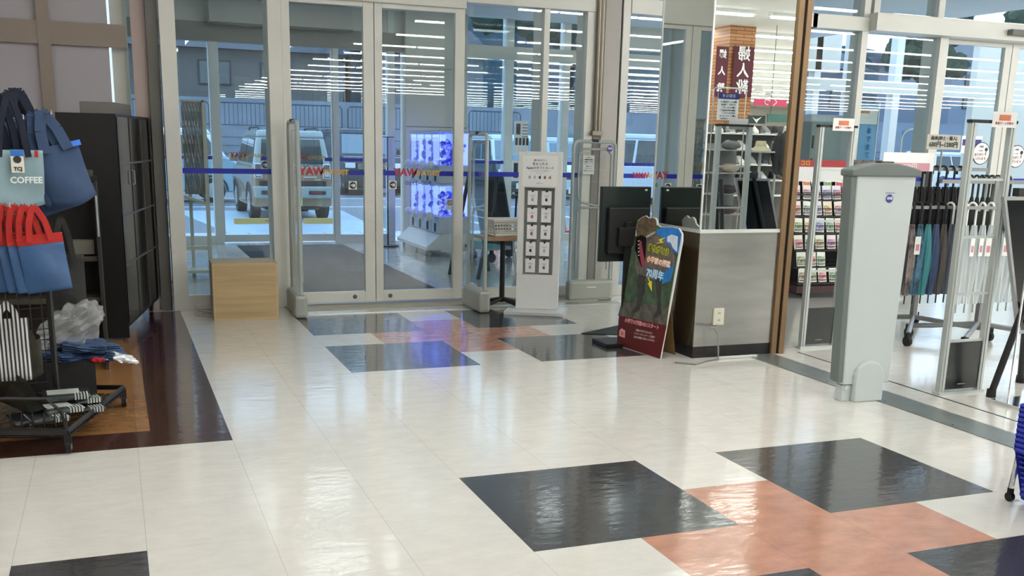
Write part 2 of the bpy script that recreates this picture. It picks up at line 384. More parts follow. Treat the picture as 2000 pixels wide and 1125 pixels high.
def nosmoke(par, px, py, y, wd, ht):
    p = at(px, py, y); b = B(); b.box(p.x-wd/2, p.x+wd/2, y-.002, y-.001, p.z-ht/2, p.z+ht/2); o = obj('no_smoking_sticker', b, STW, par, world=True)
    b = B(); r = wd*.36; b.tube([(p.x+r*math.cos(a), y-.004, p.z+ht*.12+r*math.sin(a)) for a in [i*PI/10 for i in range(20)]], wd*.05, 5, closed=True)
    b.cyl((p.x-r*.7, y-.004, p.z+ht*.12+r*.7), (p.x+r*.7, y-.004, p.z+ht*.12-r*.7), wd*.045, 5); b.box(p.x-wd*.3, p.x+wd*.3, y-.004, y-.002, p.z-ht*.36, p.z-ht*.3)
    obj('sticker_symbol', b, DKT, o, world=True)
nosmoke(D1, 578, 410, S, .055, .085)
# right part of the facade: its own pair of automatic doors under a deep header
def px(x, y, Y=FY): return at(x, y, Y).x
trim(px(1664, 200), px(1676, 200), z1=3.55); trim(px(1816, 200), px(1832, 200), z1=2.74, y1=6.18); trim(px(1700, 20), px(1712, 20), z0=2.85, z1=3.55); trim(px(1826, 20), px(1838, 20), z0=2.85, z1=3.55)
hdr(px(1580, 40), px(1690, 40), 2.72, 2.86, 5.9); hdr(px(1690, 40), 10.5, 2.72, 2.9, 5.78)
W5 = window(5.38, px(1664, 200), 0, 2.72, wr=.1); W6 = window(px(1676, 200), px(1816, 200), 0, 2.72, wr=.1)
window(px(1590, 20), px(1700, 20), 2.86, 3.55, rails=False); window(px(1712, 20), px(1826, 20), 2.9, 3.55, rails=False); window(px(1838, 20), 11, 2.9, 3.55, rails=False)
D3 = door(3, px(1832, 200), px(1968, 200), FY+.06, 2.72, .09, .1); D4 = door(4, px(1968, 200)+.01, px(1968, 200)+1.1, FY+.06, 2.72, .1, .09)
for W_, a, c in ((W4, 3.35, 3.62), (W5, 5.5, px(1664, 200)), (W6, px(1676, 200), px(1816, 200)), (D3, px(1845, 300), px(1952, 300)), (D4, px(1985, 300), px(1990, 300)+.8)): tape(W_, a, c, S)
logo(W4, 1240, 1300, 343, S, .9)
b = B(); p = at(1975, 66, 5.78); b.box(p.x-.06, p.x+.5, 5.7, 5.78, p.z-.02, p.z+.04); obj('trim_sensor', b, H('sensor_grey', '#6f6e6a'), kind='structure', bev=.005)
# ---- outer facade
OY = 11.75
def opx(x, y=300): return at(x, y, OY).x
for a, c in ((414, 431), (651, 662), (757, 770), (983, 998), (1093, 1106), (1390, 1402)): post('trim_%d' % (TN[0]+1), opx(a), opx(c), 3.5, OY-.05, OY+.12); TN[0] += 1
CREAM = H('cream_cladding', '#cfccbe', rough=.6, var=.02, vs=2)
W7 = window(-1.2, opx(414), 0.0, 3.3, y=OY, wr=.12); D5 = door(5, opx(431), (opx(431)+opx(651))/2, OY, 2.95, .02, .03, zb=.03, rail=.1, lock=opx(530)); D6 = door(6, (opx(431)+opx(651))/2, opx(651), OY, 2.95, .03, .02, zb=.03, rail=.1, lock=opx(578))
W8 = window(opx(662), opx(757), 0, 3.3, y=OY, wr=.12)
W9 = window(3.62, opx(983), 0, 3.3, y=OY, wr=.1); W10 = window(opx(998), opx(1093), 0, 3.3, y=OY, wr=.1); W11 = window(opx(1106), opx(1390), 0, 3.3, y=OY, wr=.1)
for W_, a, c in ((W7, -1.1, opx(414)), (D5, opx(510), opx(545)), (D6, opx(545), opx(572)), (D6, opx(634), opx(651)), (W8, opx(662), opx(757)), (W9, 3.62, opx(983)), (W10, opx(998), opx(1093)), (W11, opx(1106), opx(1390))): tape(W_, a, c, OY-.006, h=.05)
logo(D5, 455, 511, 303, OY-.006, 1); logo(D6, 576, 632, 307, OY-.006, 1); p = at(604, 321, OY-.006); text('opening_hours', '9:00~23:00', .09, DKT, D6, face(p.x, OY-.01, p.z), sx=-1)
hand(D5, 518, 322, OY-.006, .12); hand(D6, 574, 322, OY-.006, .12)
trim(3.62, opx(1400), z0=2.72, z1=2.9, y0=OY-.08, y1=OY+.1, m=CREAM)
# air curtain / door engine box above the outer doors
b = B(); b.box(opx(404, 30), opx(681, 30), OY-.28, OY-.06, 2.97, 3.28); b.m(1); b.box(opx(404, 30), opx(681, 30), OY-.29, OY-.27, 2.94, 2.975)
obj('trim_door_engine', b, [H('engine_cover', '#b3b1a4', rough=.4), ALUD], kind='structure', bev=.006)
b = B(); b.box(-1.2, 2.68, OY-.04, OY+.08, 2.99, 3.5); obj('wall_transom', b, CREAM, kind='structure')
trim(-1.2, 2.68, z0=2.74, z1=2.99, y0=OY-.06, y1=OY+.1, m=H('outer_beam', '#8d8a80', rough=.5))
wv = struct('wall_vestibule_side'); b = B(); b.box(-1.32, -1.2, 6.2, 11.7, 0, 3.4); obj('cladding', b, CREAM, wv)
b = B()
for y_ in (7.6, 9.9): b.box(-1.2, -1.16, y_, y_+.09, 0, 3.4)
obj('wall_mullion', b, ALU, wv)
vn = thing('vestibule_notice', 'tall white notice with a yellow stripe, seen only in the mirror pillar', 'notice', (-1.188, 8.8, .95), PI/2)
b = B(); b.box(-.0, .36, -.01, 0, 0, .85); obj('notice_board', b, STW, vn); b = B(); b.box(.02, .34, -.012, -.01, .26, .34); obj('yellow_stripe', b, YEL, vn)
for i_, (s_, z_) in enumerate((('大切なお知らせ', .74), ('防犯カメラ作動中', .6), ('ご協力ください', .5), ('お客様各位', .42), ('自動ドア', .15))): text('notice_text', s_, .05 if i_ == 0 else .034, DKT, vn, WM[vn.name] @ face(.18, -.013, z_))
# cream clad wall behind the capsule machines
wl = struct('wall_vestibule'); b = B(); b.box(2.68, 3.62, 11.6, 11.9, 0, 3.4); obj('cladding', b, CREAM, wl)
b = B(); b.box(2.68, 3.62, 11.596, 11.6, 1.69, 1.7); b.box(2.68, 3.62, 11.596, 11.6, 2.52, 2.526); obj('panel_joint', b, ALUD, wl)
for k_, (a, c, z0, z1) in enumerate(((1222, 1300, 2.95, 3.5), (1573, 1642, 2.8, 3.5), (1912, 2040, 0, 3.5))):
    b = B(); b.box(opx(a, 80), opx(c, 80), OY-.05, OY+.1, z0, z1); obj('wall_cladding_%d' % (k_+1), b, CREAM, kind='structure')
for a, c in ((1574, 1586), (1640, 1652), (1728, 1742)): post('trim_%d' % (TN[0]+1), opx(a), opx(c), 3.5, OY-.05, OY+.12); TN[0] += 1
trim(opx(1560), opx(1912), z0=2.5, z1=2.68, y0=OY-.08, y1=OY+.1, m=CREAM)
# ---- blinds window at the far left
BL = struct('window_blinds', (-3, 6.12, 0))
b = B(); b.box(-6, -1.34, 6.12, 6.16, 0, 3.5); obj('blind', b, H('white_blind', '#b0adb3', rough=.8), BL, world=True)
b = B()
for a, c in ((80, 105), (-190, -160)): b.box(at(a, 150, 6.1).x, at(c, 150, 6.1).x, 6.07, 6.12, 0, 3.5)
zz0, zz1 = at(50, 84, 6.1).z, at(50, 38, 6.1).z
b.box(-6, at(245, 60, 6.1).x, 6.075, 6.12, zz0, zz1)
obj('window_frame', b, H('mullion_shadow_tone', '#94887e', rough=.6), BL, world=True)  # bars on the blind stand in for mullion shadows seen through it
b = B(); b.box(at(258, 100, 6.1).x, -1.0, 6.06, 6.16, 0, 3.5); obj('trim_corner', b, H('pinkish_wall', '#b5a5a0', rough=.6), kind='structure')
window(at(242, 100, 6.1).x, at(258, 100, 6.1).x, 0, 3.5, y=6.12, rails=False)
# ================================================================== MIRROR PILLAR AND THINGS AT THE DOORS
def mirror_mat():
    m = bpy.data.materials.new('mirror_cladding'); m.use_nodes = True; p = m.node_tree.nodes['Principled BSDF']
    p.inputs['Base Color'].default_value = (.78, .82, .8, 1); p.inputs['Metallic'].default_value = 1; p.inputs['Roughness'].default_value = 0.0
    return m
STEEL = M('stainless_panel', (.36, .36, .34), rough=.3, metal=.9, var=.12, vs=2.2, stretch=(1, 1, 5), bump=.06, bs=6)
pl = struct('mirror_pillar', (2.78, 3.3, 0)); px0, px1, py0, py1 = 2.45, 3.115, 2.96, 3.65
b = B(); b.box(px0, px1, py0, py1, .92, 3.55); obj('mirror_panel', b, mirror_mat(), pl, world=True)
b = B(); b.box(px0+.003, px1, py0, py1, .085, .905); obj('steel_panel', b, STEEL, pl, world=True)
b = B(); b.box(px0, px0+.003, py0+.004, py1, .085, .905); obj('side_panel', b, M('steel_brown_reflection', (.30, .25, .17), rough=.12, metal=.9), pl, world=True)  # brown tone stands in for cardboard reflected in the steel side
b = B(); b.box(px0+.004, px1, py0+.004, py1, 0, .085); obj('kick_plate', b, BLACK, pl, world=True)
b = B(); b.box(px0-.006, px1, py0-.008, py1, .9, .925); b.box(px0-.006, px0+.006, py0-.006, py0+.006, .925, 3.55); b.box(px0-.005, px0+.003, py1, py1+.012, .925, 3.55); obj('edge_strip', b, H('pale_metal_edge', '#d5d8d6', rough=.35, metal=.3), pl, world=True)
b = B(); b.box(px1, px1+.042, 2.94, 3.3, 0, 3.55); b.box(px1+.068, px1+.11, 2.94, 3.3, 0, 3.55); b.m(1); b.box(px1+.042, px1+.068, 2.955, 3.3, 0, 3.55)
obj('bronze_frame', b, [H('bronze_metal', '#7f6547', rough=.4, metal=.4), BLACK], pl, world=True)
o0 = at(1394, 602, 2.955); o1 = at(1412, 634, 2.955)
b = B(); b.box(o0.x, o1.x, 2.945, 2.96, o1.z, o0.z); ob = obj('power_outlet', b, H('outlet_cream', '#d9d6c4', rough=.5), pl, world=True, bev=.003)
b = B()
for dz in (.025, -.025):
    for dx in (-.006, .006): b.box((o0.x+o1.x)/2+dx-.0015, (o0.x+o1.x)/2+dx+.0015, 2.943, 2.946, (o0.z+o1.z)/2+dz-.006, (o0.z+o1.z)/2+dz+.006)
obj('outlet_slots', b, BLACK, ob, world=True)
b = B(); q = [at(1404, 636, 2.94), at(1398, 640, 2.9), at(1388, 640, 2.88), at(1384, 643, 2.87), at(1396, 642, 2.86), at(1402, 655, 2.86), at(1403, 690, 2.86)]; b.tube(q, .006, 6)
q2 = fl(1330, 694); b.tube([q[-1], (q[-1].x, 2.86, .012), (q[-1].x-.1, 2.84, .008), (2.35, 2.75, .008), (2.25, 2.85, .008)], .006, 6)
pc_ = obj('power_cable', b, H('cord_grey', '#8b8d88', rough=.5), label='grey power cord hanging from the outlet of the steel pillar', cat='cord', smooth=True)
b = B(); a = fl(1392, 690); b.box(2.62, 2.95, 2.87, 2.9, 0, .018); obj('power_strip', b, H('strip_white', '#cfd0cc', rough=.5), label='flat white power strip lying at the foot of the steel pillar', cat='power strip', bev=.004)

# ---- tall front anti-theft pedestal
e = thing('security_pedestal', 'tall white security pedestal with a grey rounded cap beside the floor strip', 'security gate', (2.83, 1.6, 0), -.06)
EW = H('pedestal_white', '#c6cfce', rough=.4); EG = H('pedestal_grey', '#6d7674', rough=.45)
b = B(); b.hexa([(-.16, -.03, .105), (.17, -.03, .105), (.17, .05, .105), (-.16, .05, .105), (-.205, -.03, 1.36), (.205, -.03, 1.36), (.205, .05, 1.36), (-.205, .05, 1.36)]); obj('panel', b, EW, e, bev=.008)
b = B(); b.hexa([(-.195, -.025, .12), (-.158, -.025, .12), (-.158, .06, .12), (-.195, .06, .12), (-.24, -.025, 1.36), (-.203, -.025, 1.36), (-.203, .06, 1.36), (-.24, .06, 1.36)])
b.hexa([(.168, -.0, .12), (.18, -.0, .12), (.18, .06, .12), (.168, .06, .12), (.203, -.0, 1.36), (.215, -.0, 1.36), (.215, .06, 1.36), (.203, .06, 1.36)]); obj('side_rim', b, EG, e, bev=.006)
b = B(); N = 14; pts = [(-.25+.48*i/N, -.045, 1.385+.04*math.sin(PI*i/N)) for i in range(N+1)]; b.prism(pts+[(.23, -.045, 1.345), (-.25, -.045, 1.345)], (0, .12, 0)); obj('cap', b, EG, e, bev=.01)
b = B(); b.box(-.05, .05, -.02, .03, 1.415, 1.432); obj('cap_button', b, BLACK, e, bev=.006)
b = B(); pts = [(-.09+.0, -.06, 0)]+[(.0+.1*math.cos(PI-PI*i/16)+.01, -.06, .15+.1*math.sin(PI*i/16)) for i in range(17)]+[(.11, -.06, 0)]; pts[0] = (-.09, -.06, 0); b.prism(pts, (0, .1, 0)); obj('foot_cover', b, EW, e, bev=.008)
b = B(); b.box(-.155, -.09, -.02, .05, 0, .1); b.cyl((-.13, -.03, .085), (-.13, .03, .085), .018, 12); obj('foot', b, EW, e, bev=.004)
b = B(); b.lathe([(.024, -.033), (.024, -.031)], (.03, 0, 1.22), 24, 'y')
ov = obj('logo_disc', b, H('eas_blue', '#2a2f9a', rough=.4), e)
text('logo_letters', 'EAS', .022, WHITE, ov, WM[e.name] @ face(.03, -.0345, 1.222), bold=.0008); b = B(); b.box(-.002, .062, -.034, -.032, 1.252, 1.2545); obj('logo_line', b, MATS['eas_blue'], ov)

# ---- slim ladder shaped security gates
LG = H('gate_aluminium', '#bcc3c0', rough=.35, metal=.3)
def ladder(x, y, wd, bars, zt, tagx, label, bar_z):
    t = thing('security_gate', label, 'security gate', (x, y, 0), group='slim ladder security gates')
    for s, nm in ((-1, 'post'), (1, 'post')):
        b = B(); b.box(s*wd/2-.02, s*wd/2+.02, -.02, .02, .015, zt-.012); b.box(s*wd/2-.006, s*wd/2+.006, -.026, -.02, .015, zt-.012); obj('post', b, LG, t, bev=.006)
    for z in bars:
        b = B(); b.box(-wd/2+.02, wd/2-.02, -.008, .008, z-.007, z+.007); obj('crossbar', b, LG, t)
    b = B(); b.box(-wd/2+.02, wd/2-.02, -.012, .012, .03, bar_z); b.m(1); b.box(-.03, .03, -.015, -.012, .06, .064)
    obj('base_panel', b, [H('gate_black', '#0c1512', rough=.25), GREYP], t)
    b = B(); b.box(-wd/2-.025, wd/2+.025, -.022, .022, zt-.012, zt+.006); obj('top_cap', b, BLK2, t)
    b = B(); b.box(-wd/2-.03, wd/2+.03, -.03, .03, 0, .016); obj('foot_plate', b, LG, t)
    p = B(); p.box(tagx-.095, tagx+.095, -.032, -.03, zt-.035, zt+.055); s_ = obj('tag_sign', p, H('paper_white', '#e9e9e6', rough=.6), t)
    p = B(); p.box(tagx-.045, tagx+.045, -.0335, -.032, zt+.005, zt+.038); obj('tag_band', p, H('orange_print', '#d87c52', rough=.6), s_)
    text('tag_text', '防犯ゲート作動中', .018, H('print_red', '#b04a3a'), s_, WM[t.name] @ face(tagx, -.033, zt-.012))
    return t
def gz(y, Y): return at(1860, y, Y).z
ladder(3.575, 1.57, .31, (gz(350, 1.57), gz(464, 1.57), gz(575, 1.57), .34), 1.68, .06, 'near slim aluminium security gate with black base panel, in front of the umbrella racks', .33)
ladder(3.635, 3.08, .29, (gz(336, 3.08), gz(430, 3.08), gz(522, 3.08)), 1.665, .03, 'slim aluminium security gate with black base panel, in front of the seed packet rack', .31)

# ---- clear acrylic gates at the inner doors
ACR = glass('acrylic', tint=(.97, .985, .98), ior=1.4)
AGF = H('acrylic_rim', '#a9b2ae', rough=.25)
def acrylic(x, y, rz, zt, label, ln=.5, logo_=False):
    t = thing('acrylic_gate', label, 'security gate', (x, y, 0), rz)
    # local x runs along the gate
    b = B(); hw = ln/2; pr_ = []; r = .05
    for (cx, cz, a0) in ((hw-r, zt-r, 0), (-hw+r, zt-r, PI/2)):
        for i in range(5): a = a0+PI/2*i/4; pr_.append((cx+r*math.cos(a), 0, cz+r*math.sin(a)))
    b.tube([(hw, 0, .2)]+pr_+[(-hw, 0, .2)], .017, 8); obj('rim', b, AGF, t, smooth=True)
    b = B(); b.box(-hw+.015, hw-.015, -.006, .006, .22, zt-.015); obj('clear_panel', b, ACR, t)
    b = B(); b.tube([(-hw+.05, -.02, .3), (-hw+.05, -.02, .85), (-hw+.09, -.02, .9), (hw-.09, -.02, .9), (hw-.05, -.02, .95), (hw-.05, -.02, zt-.12), (hw-.1, -.02, zt-.07), (-hw+.1, -.02, zt-.07), (-hw+.05, -.02, zt-.12), (-hw+.05, -.02, 1.0), (-hw+.09, -.02, .95), (hw-.09, -.02, .9), (hw-.05, -.02, .85), (hw-.05, -.02, .3)], .011, 6); obj('antenna_loop', b, GREYP, t, smooth=True)
    b = B(); b.box(-hw-.02, hw+.02, -.055, .055, 0, .2); bs = obj('base', b, H('gate_base', '#a7aaa0', rough=.45), t, bev=.03)
    b = B(); b.box(-.05, .05, -.058, -.055, .13, .14); b.m(1); b.box(-hw-.022, -hw-.019, -.02, .02, .03, .17); obj('base_slot', b, [WHITE, GREYP], bs)
    b = B(); b.box(-.035, .035, -.02, .02, zt-.005, zt+.022); obj('alarm_lamp', b, BLK2, t, bev=.005)
    if logo_:
        b = B(); p = at(1151, 272, 0); b.lathe([(.03, -.045), (.03, -.043)], (logo_, 0, zt-.06), 20, 'y'); d = obj('logo_disc', b, MATS['eas_blue'], t); text('logo_letters', 'EAS', .026, WHITE, d, WM[t.name] @ face(logo_, -.047, zt-.06), bold=.001)
    return t
acrylic(.05, 5.55, PI/2-.02, 1.62, 'clear security gate standing edge-on beside the wooden box')
acrylic(1.66, 5.45, PI/2+.0, 1.56, 'clear security gate with a black alarm lamp, just left of the wooden table', ln=.46)
acrylic(2.93, 5.72, .0, 1.52, 'clear security gate standing in front of the grey pillar behind the gift card stand', ln=.44, logo_=.14)
p = at(1149, 322, 5.88); b = B(); b.box(p.x-.06, p.x+.06, 5.87, 5.88, p.z-.09, p.z+.09); nt_ = obj('notice_sheet', b, MATS['paper_white'], label='small white printed notice fixed to the grey pillar above the gate', cat='notice')
for i in range(7): text('notice_text', ['お知らせ', '盗難防止装置を', '設置しています', 'ペースメーカーを', 'ご使用の方は', '立ち止まらず', '通過してください'][i], .013, DKT, nt_, face(p.x, 5.868, p.z+.07-i*.021))

# ---- gift card stand
s = thing('gift_card_stand', 'tall white gift card stand with ten hanging white cards', 'display stand', (2.13, 5.14, 0), -.50)
SW = H('stand_white', '#dfe1df', rough=.4); SG = H('stand_recess', '#8d918c', rough=.55)
sw = .19
b = B(); b.box(-sw, sw, 0, .1, .03, .34); b.box(-sw, -sw+.055, 0, .1, .34, 1.42); b.box(sw-.055, sw, 0, .1, .34, 1.42); b.box(-sw+.055, sw-.055, 0, .1, 1.11, 1.42); obj('body', b, SW, s, bev=.003)
b = B(); b.box(-sw+.055, sw-.055, .05, .1, .34, 1.11); obj('recess_back', b, SG, s)
b = B(); b.box(-.27, .27, -.2, .24, .0, .028); obj('base_plate', b, H('stand_base', '#c9cccb', rough=.4), s, bev=.003)
b = B(); b.box(-.155, .155, -.006, 0, 1.12, 1.385); hp = obj('header_panel', b, H('header_white', '#eceeec', rough=.35), s)
W = WM[s.name]
for tx, sz, z in (('選べるギフト', .019, 1.345), ('まよったら', .028, 1.315), ('Appleのギフトカード', .026, 1.28), ('いろいろなデザインから選べます', .011, 1.255), ('ギフトカード', .010, 1.235), ('ご購入はレジへ', .009, 1.15)):
    text('header_text', tx, sz, DKT, hp, W @ face(0, -.007, z), bold=.0004 if sz > .02 else 0)
def apple(par, x, y, z, s_, m):
    b = B(); n = 20; pts = []
    for i in range(n):
        a = 2*PI*i/n; r = 1-.12*math.cos(2*a)*.5; X = math.cos(a)*r*.95; Z = math.sin(a)*r
        if abs(math.cos(a)) < .25: Z *= .86
        if abs(a) < .35 or abs(a-2*PI) < .35: X *= .72
        pts.append((x+s_*X, y, z+s_*Z))
    b.prism(pts, (0, .0008, 0)); b.prism([(x+s_*.05, y, z+s_*1.05), (x+s_*.1, y, z+s_*1.45), (x+s_*.45, y, z+s_*1.7), (x+s_*.35, y, z+s_*1.25)], (0, .0008, 0))
    return obj('fruit_mark', b, m, par)
AM = [H('mark_grey', '#a7a9aa'), H('mark_dark', '#3a3b40'), H('mark_red', '#b36a6a'), H('mark_silver', '#b9bcc0'), H('mark_red2', '#a05a62'), H('mark_slate', '#5c6066'), H('mark_black', '#2c2d33'), H('mark_pale', '#b5b7b9'), H('mark_dusk', '#9aa0a4'), H('mark_wine', '#7b5a60')]
for i in range(5): apple(hp, -.09+.045*i, -.007, 1.2, .013, AM[(i*3) % 10])
for r_ in range(5):
    for c_ in range(2):
        i = r_*2+c_; x = -.062+.124*c_+(-.006 if r_ > 2 else 0); z = 1.02-.15*r_
        nm = ['top', 'second', 'middle', 'fourth', 'bottom'][r_]
        g = thing('gift_card', 'white hanging gift card, %s card in the %s row of the stand' % (['left', 'right'][c_], nm), 'gift card', W @ Vector((x, .018, z)), -.50+R.uniform(-.05, .05), group='gift cards on the stand', rx=R.uniform(-.04, .06))
        b = B(); b.box(-.044, .044, -.003, .012, -.062, .062); obj('card', b, H('card_white', '#edeeed', rough=.4), g, bev=.002)
        b = B(); b.box(-.009, .009, -.006, .0, .052, .066); b.cyl((0, 0, .066), (.006, .04, .07), .004, 6); obj('hook', b, BLACK, g, bev=.002)
        apple(g, 0, -.0045, -.015, .014, AM[i]); b = B(); b.box(-.022, .022, -.0042, -.003, .018, .021); b.box(-.016, .016, -.0042, -.003, .012, .0135); obj('card_print', b, GREYP, g)

# ---- cafe table with white basket
t = thing('side_table', 'small wood topped table on one black leg beside the gift card stand', 'table', (1.93, 5.5, 0))
tz = at(985, 462, 5.5).z
b = B(); b.box(-.19, .35, -.12, .28, tz-.03, tz); obj('tabletop', b, H('table_wood', '#a88560', rough=.4, var=.12, vs=5, stretch=(1, 8, 1)), t, bev=.004)
b = B(); b.cyl((0, 0, .05), (0, 0, tz-.03), .024, 16); obj('column', b, BLACK, t)
for i in range(4):
    b = B(); a = i*PI/2+.5; b.tube([(0, 0, .08), (.1*math.cos(a), .1*math.sin(a), .06), (.27*math.cos(a), .27*math.sin(a), .02)], [.02, .018, .014], 8); obj('leg', b, BLACK, t, smooth=True)
def basket(name, label, cat, loc, L_, W_, Ht, m, rz=0, taper=.85, group=None):
    t = thing(name, label, cat, loc, rz, group); b = B()
    def ringp(z, k): return [(sx*L_/2*k, sy*W_/2*k, z) for sx, sy in ((-1, -1), (1, -1), (1, 1), (-1, 1))]
    n = 5
    for side in range(4):
        A, Bq = ringp(0, taper)[side], ringp(0, taper)[(side+1) % 4]; C_, D_ = ringp(Ht, 1)[side], ringp(Ht, 1)[(side+1) % 4]
        A, Bq, C_, D_ = map(Vector, (A, Bq, C_, D_)); cols = 12 if side % 2 == 0 else 8
        for i in range(cols+1):
            u = i/cols; b.tube([A.lerp(Bq, u), C_.lerp(D_, u)], .004 if 0 < i < cols else .008, 4)
        for j in range(n+1):
            v = j/n; b.tube([A.lerp(C_, v), Bq.lerp(D_, v)], .005 if j < n else .009, 4)
        for v in (0.08, .92): b.tube([A.lerp(C_, v), Bq.lerp(D_, v)], .014, 4)
    b.box(-L_/2*taper, L_/2*taper, -W_/2*taper, W_/2*taper, 0, .006); obj('basket_body', b, m, t)
    return t
basket('plastic_basket', 'white slotted plastic basket on the small wood topped table', 'basket', (2.0, 5.58, tz+.001), .36, .24, .15, H('basket_white', '#d8d9d2', rough=.5))

# ---- monitor on a pole
mt = thing('monitor', 'black flat monitor seen from behind, standing beside the mirror pillar', 'monitor', (2.17, 3.62, 0), .0)
zb_, zt_ = at(1180, 511, 3.62).z, at(1180, 364, 3.62).z
x0_, x1_ = at(1172, 430, 3.62).x-2.17, at(1268, 430, 3.62).x-2.17
b = B(); b.box(x0_, x1_, -.012, .025, zb_, zt_); obj('screen_housing', b, H('monitor_black', '#14211f', rough=.3), mt, bev=.006)
b = B(); b.box(x0_+.05, x1_-.02, -.055, -.012, zb_+.06, zt_-.15); bk = obj('rear_cover', b, H('monitor_rear', '#101312', rough=.5), mt, bev=.01)
b = B(); b.box(x1_-.055, x1_-.035, -.014, -.012, zt_-.03, zt_-.018); obj('rear_label', b, WHITE, mt)
b = B(); b.box(x0_+.12, x1_-.1, -.09, -.055, zb_+.12, zb_+.26); b.box(.0, .06, -.075, -.05, .04, zb_+.3); obj('stand_pole', b, BLACK, mt, bev=.004)
b = B(); b.box(-.16, .2, -.16, .1, 0, .03); obj('stand_base', b, BLACK, mt, bev=.006)

# ---- dinosaur standee (a real flat cardboard poster): plane from its feet line
PA = fl(1203, 674); PB = fl(1289, 702)
xr = at(1330, 450, PB.y-.0).x
tilt = math.atan2(xr-PB.x, at(1330, 450, PB.y).z)
ang = math.atan2(PB.y-PA.y, PB.x-PA.x)
UXV = (PB-PA).normalized(); NRM = Vector((-UXV.y, UXV.x, 0)); 
if NRM.dot(CAM-PA) > 0: NRM = -NRM
UZV = (Vector((0, 0, 1))*math.cos(tilt)+NRM*math.sin(tilt)).normalized(); PN = UXV.cross(UZV).normalized()
if PN.dot(CAM-PA) < 0: PN = -PN
def onp(x, y, off=0):
    d = ray(x, y); t_ = (PA+PN*off-CAM).dot(PN)/d.dot(PN); return CAM+d*t_
ps = thing('poster_standee', 'cut-out cardboard standee with a roaring dinosaur, leaning back beside the mirror pillar', 'poster stand', tuple((PA+PB)/2))
def pp(pts, off, th=.0012): b = B(); b.prism([onp(x, y, off) for x, y in pts], -PN*th); return b
out = [(1203, 674), (1289, 702), (1308, 600), (1332, 470), (1332, 456), (1326, 446), (1314, 443), (1290, 443), (1284, 437), (1283, 430), (1280, 425), (1275, 424), (1268, 426), (1261, 421), (1254, 424), (1246, 430), (1242, 445), (1241, 460), (1237, 470), (1235, 480), (1228, 510), (1217, 580)]
obj('board', pp(out, 0, .012), H('card_edge', '#d9dbd8', rough=.6), ps, world=True)
def art(nm, pts, off, h, **k): return obj(nm, pp(pts, off), H('print_'+nm+h[1:], h, rough=.35, coat=.2, **k), ps, world=True)
art('jungle', [(1217, 590), (1228, 512), (1236, 480), (1240, 462), (1284, 440), (1290, 444), (1313, 444), (1325, 447), (1331, 457), (1306, 600), (1302, 634), (1209, 616)], .0014, '#465a44', var=.6, vs=14)
art('sky', [(1284, 449), (1292, 444), (1313, 444), (1325, 447), (1331, 457), (1325, 490), (1322, 496), (1305, 480), (1290, 470), (1282, 455)], .0026, '#2f7fd0', var=.25, vs=9)
art('sky_patch', [(1292, 520), (1317, 518), (1310, 548), (1290, 556), (1284, 540)], .0026, '#2c7ac0', var=.2, vs=9)
art('cloud', [(1303, 462), (1312, 458), (1324, 462), (1322, 492), (1314, 484), (1310, 474), (1303, 472)], .0034, '#d8e4ee', var=.1, vs=20)
art('ground', [(1214, 592), (1240, 590), (1306, 600), (1301, 640), (1207, 616)], .0028, '#5d5a52', var=.5, vs=18)
art('caption_band', [(1209, 616), (1302, 636), (1289, 701), (1204, 673)], .0036, '#5f1418')
# dinosaur: body, legs, neck, open jaw
art('dinosaur_body', [(1249, 470), (1266, 462), (1279, 456), (1290, 462), (1308, 480), (1318, 500), (1317, 518), (1302, 524), (1293, 540), (1290, 556), (1280, 548), (1268, 545), (1255, 552), (1246, 545), (1241, 520), (1240, 495)], .004, '#6e665d', var=.3, vs=22)
art('dinosaur_leg', [(1247, 535), (1261, 540), (1257, 565), (1251, 590), (1249, 605), (1238, 612), (1232, 610), (1243, 598), (1246, 570), (1244, 550)], .0046, '#3c3a37', var=.3, vs=22)
art('dinosaur_leg', [(1279, 540), (1293, 545), (1291, 565), (1290, 590), (1291, 612), (1281, 622), (1275, 618), (1283, 606), (1284, 585), (1281, 565)], .0046, '#3c3a37', var=.3, vs=22)
art('dinosaur_head', [(1242, 446), (1246, 431), (1254, 425), (1261, 422), (1268, 427), (1275, 425), (1280, 428), (1282, 440), (1279, 452), (1272, 462), (1262, 462), (1253, 458), (1244, 462)], .0052, '#6a5a46', var=.45, vs=40)
art('dinosaur_throat', [(1243, 463), (1254, 460), (1262, 464), (1262, 480), (1260, 510), (1258, 522), (1252, 520), (1246, 505), (1240, 485)], .0058, '#1d1210')
art('dinosaur_tongue', [(1249, 472), (1252, 470), (1256, 492), (1260, 512), (1258, 523), (1253, 518), (1250, 500), (1248, 484)], .0064, '#a24a5c')
b = B()
for i in range(7): q = (1262+i*2.6, 461-i*1.4); b.prism([onp(q[0], q[1], .0064), onp(q[0]+2, q[1]-.5, .0064), onp(q[0]+1.2, q[1]+4.5, .0064)], -PN*.001)
for i in range(5): q = (1246, 470+i*7); b.prism([onp(q[0], q[1], .0066), onp(q[0], q[1]+2, .0066), onp(q[0]+4, q[1], .0066)], -PN*.001)
obj('dinosaur_teeth', b, STW, ps, world=True)
for nm, q in (('lightning_bolt', [(1301, 463), (1286, 468), (1290, 472), (1280, 476), (1296, 474), (1292, 469)]), ('lightning_bolt', [(1263, 534), (1268, 552), (1265, 553), (1273, 570), (1273, 549), (1269, 548)])): art(nm, q, .0066, '#f2e23a')
def ptext(nm, s_, x, y, px_h, m, off, x2, y2, bold=0, sh=1.0):
    o = onp(x, y, off); ux = onp(x2, y2, off)-o; uy = onp(x, y-10, off)-o; hgt = uy.length*px_h/10
    return text(nm, s_, hgt, m, ps, basis(o, ux, PN.cross(ux)) if True else None, align='CENTER', bold=bold, ext=.0004, sx=1)
